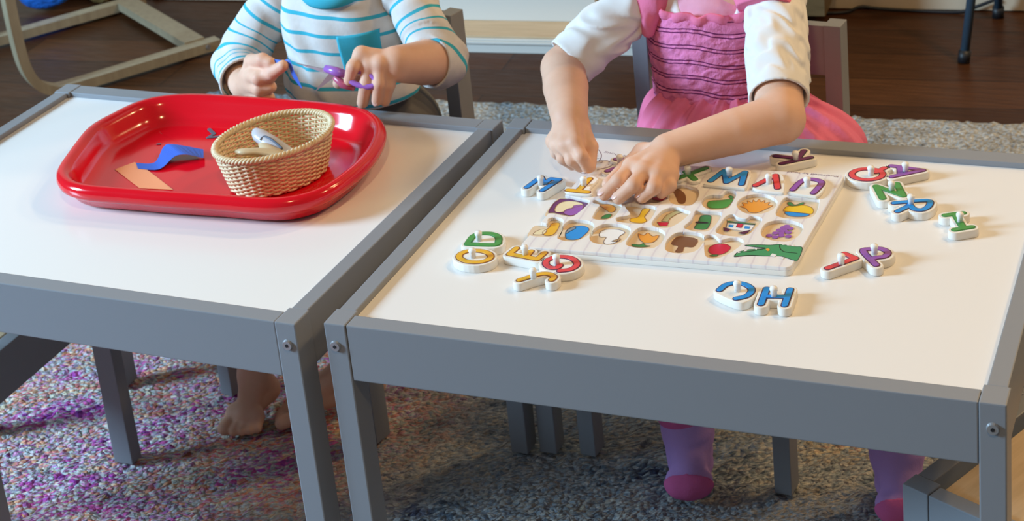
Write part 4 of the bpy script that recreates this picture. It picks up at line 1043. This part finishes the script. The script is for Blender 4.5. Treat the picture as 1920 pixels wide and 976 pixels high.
def foot(ank, toe, k=.012, side=1, toes=True):
    a = np.array(ank); t = np.array(toe); d_ = t-a; d_[2] = 0; d_ = d_/np.linalg.norm(d_); s = np.array([-d_[1],d_[0],0])*side
    heel = a-d_*.022; heel[2] = .0245
    ball = t-d_*.028; ball[2] = .0195
    P = [cap(tuple(a), tuple(heel), .021, .020, .006), cap(tuple(heel), tuple(ball+s*.0), .018, .015, .006), cap(tuple(a), tuple(ball), .019, .014, .008), cap(tuple(ball-s*(.015 if toes else .009)), tuple(ball+s*(.014 if toes else .009)), .0145, .012 if toes else .0135, .006)]
    if toes:
        for q, (o_, l_, r_) in enumerate(((-.020,.026,.0095),(-.0065,.026,.0072),(.004,.023,.0066),(.0135,.019,.0062),(.0215,.013,.006))):
            b0 = ball+s*o_*.9; b1 = ball+s*o_+d_*l_; b0[2] = .0155; b1[2] = r_+.0025
            P.append(cap(tuple(b0), tuple(b1), r_*1.05, r_, .004))
    return P
# ---------------- girl
g = thing('person', 'person in a pink smocked dress with white sleeves, both hands on the alphabet puzzle', 'person', (.22,.62,0))
G = GIRL; Rg = rotm('X', 24)
hp, Xg = head_prims((.215,.585,.745), Rg, (.216,.628,.600))
P = [ell((.217,.66,.345), (.085,.070,.065), .03), ell((.214,.640,.45), (.066,.050,.10), .03), ell((.213,.632,.53), (.072,.048,.065), .03),
     cap((.150,.632,.578), (.280,.632,.578), .026, .026, .03)]+hp
def arm(S, E, W, rs):
    m_ = tuple(np.array(E)*.6+np.array(W)*.4); return [cap(S, E, rs[0], rs[1], .006), cap(E, m_, rs[1], rs[2], .004), cap(m_, W, rs[2], rs[3], .002)]
SG1 = (.145,.630,.578); SG2 = (.290,.630,.578)
P += arm(SG1, G['E1'], G['W1'], (.024,.0262,.0262,.0205)) + arm(SG2, G['E2'], G['W2'], (.024,.0275,.0250,.0195))
def hand(h, palm_r, fr, tr, wr_, order=('index','middle','ring','little')):
    W_ = h['wrist']; Q = []
    ks = [h[n][0] for n in order]
    for kq in ks: Q.append(cap(W_, tuple(np.array(kq)), wr_*.80, palm_r*.92, .004))
    for a, b in zip(ks[:-1], ks[1:]): Q.append(cap(a, b, palm_r*.88, palm_r*.88, .004))
    for i, n in enumerate(order):
        r = fr*(1,1.02,.98,.88)[i]; p = h[n]; Q += [cap(p[0], p[1], r*1.10, r*1.02, .0035)]+[cap(p[j], p[j+1], r*1.02, r*.92, .003) for j in range(1,len(p)-1)]
    t = h['thumb']; Q += [cap(W_, t[0], wr_*.75, tr*1.2, .006), cap(t[0], t[1], tr*1.2, tr, .006), cap(t[1], t[2], tr, tr*.9, .003)]
    return Q
P += hand(G['h1'], .0105, .0070, .0078, .0185) + hand(G['h2'], .0110, .0076, .0080, .0175)
K1, A1, T1 = (.165,.455,.305), (.205,.452,.075), (.220,.392,.012)
K2, A2, T2 = (.385,.475,.305), (.452,.470,.075), (.470,.405,.012)
for hipx, K, A_, T_ in ((.185,K1,A1,T1),(.250,K2,A2,T2)):
    P += [cap((hipx,.64,.335), K, .046, .033, .02), cap(K, tuple(np.array(K)*.6+np.array(A_)*.4), .031, .030, .01), cap(tuple(np.array(K)*.6+np.array(A_)*.4), A_, .030, .020, .01)]+foot(A_, T_, toes=False)
body = isomesh('body', P, HB, M['skin'], g)
face_bits(Xg, Rg, body, None)
# hair
def inside_face(X_, R): return None
HP = [ell(Xg((0,.014,.022)), (.079,.092,.085), .02, Rg), cap(Xg((0,.07,.02)), Xg((0,.085,-.05)), .040, .022, .03)]
isomesh('hair', HP, .003, M['hair'], g, sub=[ell(Xg((0,-.080,-.030)), (.062,.060,.068), .01, Rg)], disp=wr(90,.0018,(1,0,0),3))
# white under-shirt: sleeves to the elbow, chest yoke with a round neckline
def endcap(S, Cc, ext=0): n = np.array(Cc)-np.array(S); n = n/np.linalg.norm(n); return n
def sleeve(name, S, E, Cc, r0, r1, m, par, seed, extra=(), disp=.0016, freq=150):
    S, E, Cc = map(np.array, (S,E,Cc)); fo = Cc-E; fo = fo/np.linalg.norm(fo); up_ = (E-S)/np.linalg.norm(E-S)
    pr = [cap(tuple(S), tuple(E), r0, r1, .008), ('k', tuple(E), tuple(Cc+fo*.03), r1, r1*.98, .006, tuple(Cc), tuple(fo))]+list(extra)
    ax = (Cc-S)/np.linalg.norm(Cc-S); n = fo+.5*up_; n /= np.linalg.norm(n)
    near = up_@fo > .8
    def bandf(V):
        a1 = (V-S)@up_; a2 = np.linalg.norm(E-S)+(V-E)@fo; d1 = d_prim(pr[0], V); d2 = d_prim(('c',)+tuple(pr[1][1:6]), V)
        t = np.clip((d2-d1)/.03*.5+.5, 0, 1); return a1*t+a2*(1-t)
    w1 = wr(freq, disp, tuple(ax), seed)
    def dd(X): q = np.clip(((Cc-X)@fo-.004)/.02, 0, 1); return w1(X)*(q if near else np.where(np.linalg.norm(X-Cc,axis=1) < .05, q, 1))
    return isomesh(name, pr, min(HB*1.25,.002), m, par, cut=[('p', tuple(Cc), tuple(fo))] if near else (), sub=[cap(tuple(Cc-fo*.005), tuple(Cc+fo*.05), r1-.0045, r1-.0045, .002)], disp=dd, band=bandf)
ax1 = np.array(G['E1'])-np.array(SG1); C1 = tuple(np.array(SG1)+ax1*.93)
sleeve('sleeve', SG1, tuple(np.array(SG1)+ax1*.55), C1, .0320, .0335, M['white'], g, 5)
ax2 = np.array(G['E2'])-np.array(SG2); C2 = tuple(np.array(SG2)+ax2*.86)
sleeve('sleeve', SG2, tuple(np.array(SG2)+ax2*.55), C2, .0350, .0345, M['white'], g, 8)
YO = [ell((.213,.629,.535), (.0775,.0545,.055), .02), cap((.150,.632,.582), (.280,.632,.582), .0290, .0290, .03)]
o = isomesh('under_shirt', YO, .0025, M['white'], g, sub=[ell((.2205,.575,.612), (.048,.060,.073), .004)]); o['label'] = 'white under-shirt with a round neckline'
o = isomesh('inner_collar', [ell((.213,.627,.537), (.067,.0490,.053), .02), cap((.17,.63,.580),(.26,.63,.580),.021,.021,.03)], .003, M['innerpink'], g, sub=[cap((.214,.60,.70),(.214,.612,.603),.035,.024,.01)], disp=wr(120,.0010,(0,0,1),9)); o['label'] = 'pale pink gathered fabric inside the neckline'
BO = [ell((.213,.628,.512), (.0815,.0620,.105), .02), ell((.215,.632,.435), (.0790,.0600,.060), .03)]
cx0 = .213
def bband(V): return V[:,2]+.9*np.maximum(0,.075-np.abs(V[:,0]-cx0))*-.06+.03*(V[:,0]-cx0)-.002*np.sin(V[:,0]*70)
isomesh('bodice', BO, .0018, M['dress'], g, cut=[('p',(.213,.6,.5560),(0,.0,1)), ('p',(.213,.6,.428),(0,0,-1))], disp=wr(330,.0009,(0,0,1),2), band=bband)
# ruffled top edge
rf = []
for i in range(121):
    a = 2*math.pi*i/120; k = .0755+.0035*math.sin(a*19)+.001*math.sin(a*31); rf.append((cx0+k*math.cos(a),   .628+k*.74*math.sin(a), .5570+.0022*math.sin(a*13)))
tube('ruffle', rf[:-1], .0052, M['dressp'], g, n=8, closed=True, scale=(.55,1.15))
SK = [ell((.212,.628,.425), (.080,.064,.040), .03), ell((.240,.600,.375), (.125,.105,.070), .05), ell((.315,.610,.368), (.085,.080,.062), .04), cap((.20,.60,.35),(.17,.50,.335),.058,.050,.03), cap((.26,.60,.35),(.36,.50,.335),.058,.050,.03)]
def skd(X):
    a = np.arctan2(X[:,1]-.62, X[:,0]-.24); return .0032*np.sin(a*17+X[:,2]*18)+.0014*np.sin(a*41)
isomesh('skirt', SK, .0025, M['dressp'], g, disp=skd)
# cap sleeves of the dress
d2 = np.array(G['E2'])-np.array(SG2); d2n = d2/np.linalg.norm(d2)
isomesh('cap_sleeve', [cap((.268,.632,.592), tuple(np.array(SG2)+d2*.42), .030, .041, .02)], .002, M['dressp'], g, cut=[('p', tuple(np.array(SG2)+d2*.20), tuple((d2n+np.array((-.15,0,-.55)))/np.linalg.norm(d2n+np.array((-.15,0,-.55)))))], disp=wr(110,.0014,(1,0,0),4))
isomesh('cap_sleeve', [cap((.166,.634,.596), (.1405,.618,.572), .026, .035, .02), cap((.153,.598,.585),(.146,.582,.535),.019,.008,.01)], .002, M['dressp'], g, cut=[('p', (.1300,.60,.56), (-.95,-.1,-.25))], disp=wr(110,.0014,(1,0,0),6))
# socks
for A_, K, T_ in ((A1,K1,T1),(A2,K2,T2)):
    A_n = np.array(A_); mid = np.array(K)*.42+A_n*.58
    fp = foot(tuple(A_n), T_, toes=False); UP = np.array((0,0,.007)); fat = [('c',tuple(np.array(p[1])+UP),tuple(np.array(p[2])+UP),p[3]+.0058,p[4]+.0058,p[5]*.5) for p in fp]
    s = isomesh('sock', [cap(tuple(mid), tuple(A_n), .0315, .0300, .004), cap(tuple(A_n), tuple(A_n-np.array((0,0,.045))), .0300, .0270, .01)]+fat, .002, M['sock'], g, disp=wr(120,.0006,(0,0,1),1)); s['label'] = 'lilac ankle sock'
    dk = np.array(K)-A_n; dk /= np.linalg.norm(dk)
    o = isomesh('sock_cuff', [cap(tuple(A_n+dk*.030), tuple(A_n+dk*.085), .0330, .036, .01)], .002, M['sockp'], s)
    tt_ = np.array(T_); dd_ = tt_-A_n; dd_[2] = 0; dd_ /= np.linalg.norm(dd_)
    o = isomesh('sock_toe', [('c',p[1],p[2],p[3]+.0018,p[4]+.0018,p[5]) for p in fat], .002, M['sockp'], s, cut=[('p', tuple(tt_-dd_*.026+np.array((0,0,.012))), tuple(-(dd_+np.array((0,0,-.55)))/np.linalg.norm(dd_+np.array((0,0,-.55)))))])
# finger nails of the flat hand
def nail(tip, prev, up, r, par):
    t = np.array(tip); d_ = t-np.array(prev); d_ = d_/np.linalg.norm(d_); u = np.array(up, float); u = u-d_*(u@d_); u /= np.linalg.norm(u); s_ = np.cross(d_, u)
    bm = bmesh.new(); bmesh.ops.create_uvsphere(bm, u_segments=12, v_segments=8, radius=1)
    Mx = Matrix(((s_[0]*r*.62,d_[0]*r*.8,u[0]*r*.16,t[0]+u[0]*r*.80+d_[0]*r*.02),(s_[1]*r*.62,d_[1]*r*.8,u[1]*r*.16,t[1]+u[1]*r*.80+d_[1]*r*.02),(s_[2]*r*.62,d_[2]*r*.8,u[2]*r*.16,t[2]+u[2]*r*.80+d_[2]*r*.02),(0,0,0,1)))
    bm.transform(Mx); frombm('fingernail', bm, M['nail'], par, True)
for n in ('index','middle','ring'): nail(G['h2'][n][2], G['h2'][n][1], (0,-.3,1), .0071, body)
bind(g)
# ---------------- boy
b_ = thing('person', 'person in a white and turquoise striped shirt cutting paper over the red tray', 'person', (-.28,.63,0))
Bq = BOY; Rb = rotm('X', 24)
hp, Xb = head_prims((-.272,.578,.742), Rb, (-.274,.628,.595))
SB1 = (-.355,.632,.572); SB2 = (-.205,.632,.578)
PB = [ell((-.285,.66,.345), (.088,.072,.065), .03), ell((-.286,.640,.45), (.072,.056,.10), .03), ell((-.282,.632,.53), (.076,.050,.065), .03), cap(SB1, SB2, .026, .026, .03)]+hp
EB1 = (-.432,.585,.462); EB2 = (-.1300,.578,.482)
PB += arm(SB1, EB1, Bq['WL'], (.024,.025,.024,.0200)) + arm(SB2, EB2, Bq['WR'], (.024,.0285,.0275,.0225))
PB += hand(Bq['fist'], .0095, .0082, .0080, .0185) + [cap(Bq['fist']['wrist'], Bq['fist']['palm'], .018, .018, .006)]
PB += hand(Bq['hand'], .0112, .0078, .0076, .0200)
KB1, AB1, TB1 = (-.375,.475,.305), (-.406,.468,.060), (-.4040,.405,.010)
KB2, AB2, TB2 = (-.250,.52,.300), (-.285,.520,.062), (-.368,.450,.010)
for hipx, K, A_, T_, sd_ in ((-.325,KB1,AB1,TB1,1),(-.245,KB2,AB2,TB2,-1)):
    PB += [cap((hipx,.64,.335), K, .046, .033, .02), cap(K, tuple(np.array(K)*.6+np.array(A_)*.4), .031, .030, .01), cap(tuple(np.array(K)*.6+np.array(A_)*.4), A_, .030, .021, .01)]+foot(A_, T_, side=sd_)
bodyb = isomesh('body', PB, HB, M['skin'], b_)
face_bits(Xb, Rb, bodyb, None)
isomesh('hair', [ell(Xb((0,.012,.024)), (.077,.090,.082), .02, Rb)], .003, M['hair'], b_, sub=[ell(Xb((0,-.080,-.030)), (.064,.062,.068), .01, Rb), ell(Xb((0,.0,-.075)), (.1,.1,.045), .01, Rb)], disp=wr(90,.0018,(1,0,0),7))
TR = [ell((-.288,.628,.430), (.0930,.0720,.060), .03), ell((-.286,.626,.505), (.0900,.0660,.080), .03), cap((-.345,.632,.580), (-.215,.632,.584), .0300, .0300, .03)]
tc_ = np.array((-.286,.628))
def tband(V): return V[:,2]+.10*(V[:,0]+.30)*(V[:,0]>-.30)-.05*np.abs(V[:,0]+.30)
sh = isomesh('shirt', TR, .002, M['shirt'], b_, cut=[('p',(0,0,.412),(0,0,-1))], sub=[cap((-.276,.598,.66),(-.278,.598,.588),.043,.030,.01)], disp=wr(38,.0028,(.7,0,.7),12), band=tband)
cr = []
for i in range(60):
    a = 2*math.pi*i/60; cr.append((-.2775+.046*math.cos(a), .6045+.042*math.sin(a), .5755+.0165*math.sin(a)))
o = tube('collar', cr, .0062, M['collar'], sh, n=10, closed=True, scale=(.6,1.2)); o['label'] = 'turquoise ribbed collar'
CB1 = tuple(np.array(Bq['WL'])*.86+np.array(EB1)*.14); CB2 = tuple(np.array(SB2)+(np.array(EB2)-np.array(SB2))*1.05)
o = sleeve('sleeve', SB1, EB1, CB1, .0330, .0325, M['shirt'], b_, 15, disp=.0018, freq=90); o['label'] = 'striped sleeve pushed down to the wrist'
n2 = np.array(Bq['WR'])-np.array(EB2); n2 /= np.linalg.norm(n2); CB2 = tuple(np.array(EB2)+n2*.020)
o = sleeve('sleeve', SB2, tuple(np.array(EB2)+n2*-.004), CB2, .0320, .0325, M['shirt'], b_, 18, disp=.0020, freq=90); o['label'] = 'striped sleeve pushed up to the elbow'
# chest pocket laid on the shirt front
def on_surface(prims, x, z, y0=.50, y1=.64, lift=.0015, disp=None):
    ys = np.linspace(y0, y1, 700); X = np.stack([np.full_like(ys,x), ys, np.full_like(ys,z)],1); f = field(prims, X, disp=disp); i = int(np.argmax(f < 0)); return ys[i]-lift
dsp = wr(38,.0028,(.7,0,.7),12); V = []; F = []
NX, NZ = 16, 18
corners = [(-.2655,.5140),(-.2150,.5190),(-.2170,.458),(-.2600,.458)]
for i in range(NX+1):
    for j in range(NZ+1):
        u, v = i/NX, j/NZ
        top_ = np.array(corners[0])*(1-u)+np.array(corners[1])*u; bot = np.array(corners[3])*(1-u)+np.array(corners[2])*u; bot[1] -= .012*math.sin(math.pi*u)
        p_ = top_*(1-v)+bot*v; V.append((p_[0], on_surface(TR, p_[0], p_[1], disp=dsp), p_[1]))
for i in range(NX):
    for j in range(NZ): a = i*(NZ+1)+j; F.append((a,a+1,a+NZ+2,a+NZ+1))
nV = len(V); V += [(x,y+.0022,z) for x,y,z in V]; F += [tuple(nV+i for i in f[::-1]) for f in F]
bd = [i*(NZ+1) for i in range(NX+1)]+[NX*(NZ+1)+j for j in range(1,NZ+1)]+[i*(NZ+1)+NZ for i in range(NX-1,-1,-1)]+[j for j in range(NZ-1,0,-1)]
F += [(bd[i], bd[(i+1)%len(bd)], nV+bd[(i+1)%len(bd)], nV+bd[i]) for i in range(len(bd))]
o = raw('pocket', V, F, M['collar'], sh, True); o['label'] = 'turquoise chest pocket'
isomesh('trousers', [ell((-.285,.66,.350), (.098,.082,.072), .03), cap((-.325,.64,.338),tuple(np.array(KB1)+(0,.03,0)),.054,.041,.03), cap((-.245,.64,.338),tuple(np.array(KB2)+(0.008,.02,0)),.056,.043,.03), cap(KB1,tuple(np.array(KB1)*.45+np.array(AB1)*.55),.040,.038,.01), cap(KB2,tuple(np.array(KB2)*.5+np.array(AB2)*.5),.041,.039,.01)], .003, M['pants'], b_, disp=wr(70,.0022,(0,1,0),3))
for nme in ('middle','ring'): nail(Bq['hand'][nme][2], Bq['hand'][nme][1], (0,-1,.1), .0070, bodyb)
bind(b_)
# purple scissors held by the boy and the blue strip he cuts
S_ = Bq['scis']; ps = thing('child_scissors', 'purple handled scissors held open over the red tray', 'scissors', S_['b1'][1])
def flatblade(name, a, b, w, par):
    a, b = Vector(a), Vector(b); d_ = (b-a).normalized(); s_ = d_.cross(Vector((0,1,0))).normalized(); n = d_.cross(s_)
    V = [a+n*.0006, a-n*.0006, b+s_*w+n*.0006, b+s_*w-n*.0006, b-s_*w+n*.0006, b-s_*w-n*.0006]
    return raw(name, V, [(0,2,4),(1,5,3),(0,1,3,2),(2,3,5,4),(4,5,1,0)], M['steel'], par)
piv = np.array((-.2210,.469,.5055))
flatblade('blade', S_['b1'][0], piv, .0036, ps); flatblade('blade', S_['b2'][0], piv, .0045, ps)
L0, L1, L2 = map(np.array, S_['loop'])
tube('handle', [L0, L0*.5+L1*.5, L1], [.0045,.0060,.0050], M['purplep'], ps)
ring = [tuple(L1*.5+L2*.5+(L2-L1)*.5*math.cos(a)+np.array((0,.55,.84))*.0085*math.sin(a)) for a in np.linspace(0,2*math.pi,24,endpoint=False)]
tube('finger_ring', ring, .0036, M['purplep'], ps, closed=True)
Q0 = np.array((-.2230,.4700,.4945)); Q1 = np.array((-.2060,.470,.4900))
o = tube('handle', [tuple(piv-np.array((0,0,.004))), tuple(Q0*.3+Q1*.7), tuple(Q1+np.array((.010,0,-.002)))], [.0040,.0055,.0045], M['pinkp'], ps); o['label'] = 'pinkish lower handle'
bind(ps)
sp_ = catmull(S_['strip'], 6, False)
A_ = []; B_ = []
for i, p_ in enumerate(sp_):
    t_ = sp_[min(i+1,len(sp_)-1)]-sp_[max(i-1,0)]; t_ = t_/np.linalg.norm(t_); n_ = np.cross(t_, (.35,.82,-.42)); n_ /= np.linalg.norm(n_)
    k = .0032*min(1, (len(sp_)-i)/6); A_.append(tuple(p_+n_*k)); B_.append(tuple(p_-n_*k))
V = A_+B_
o = sheet('paper_strip', V, M['bluepaper']); tag(o, 'narrow dark blue paper strip pinched in the fingers at the scissor blades', 'paper')
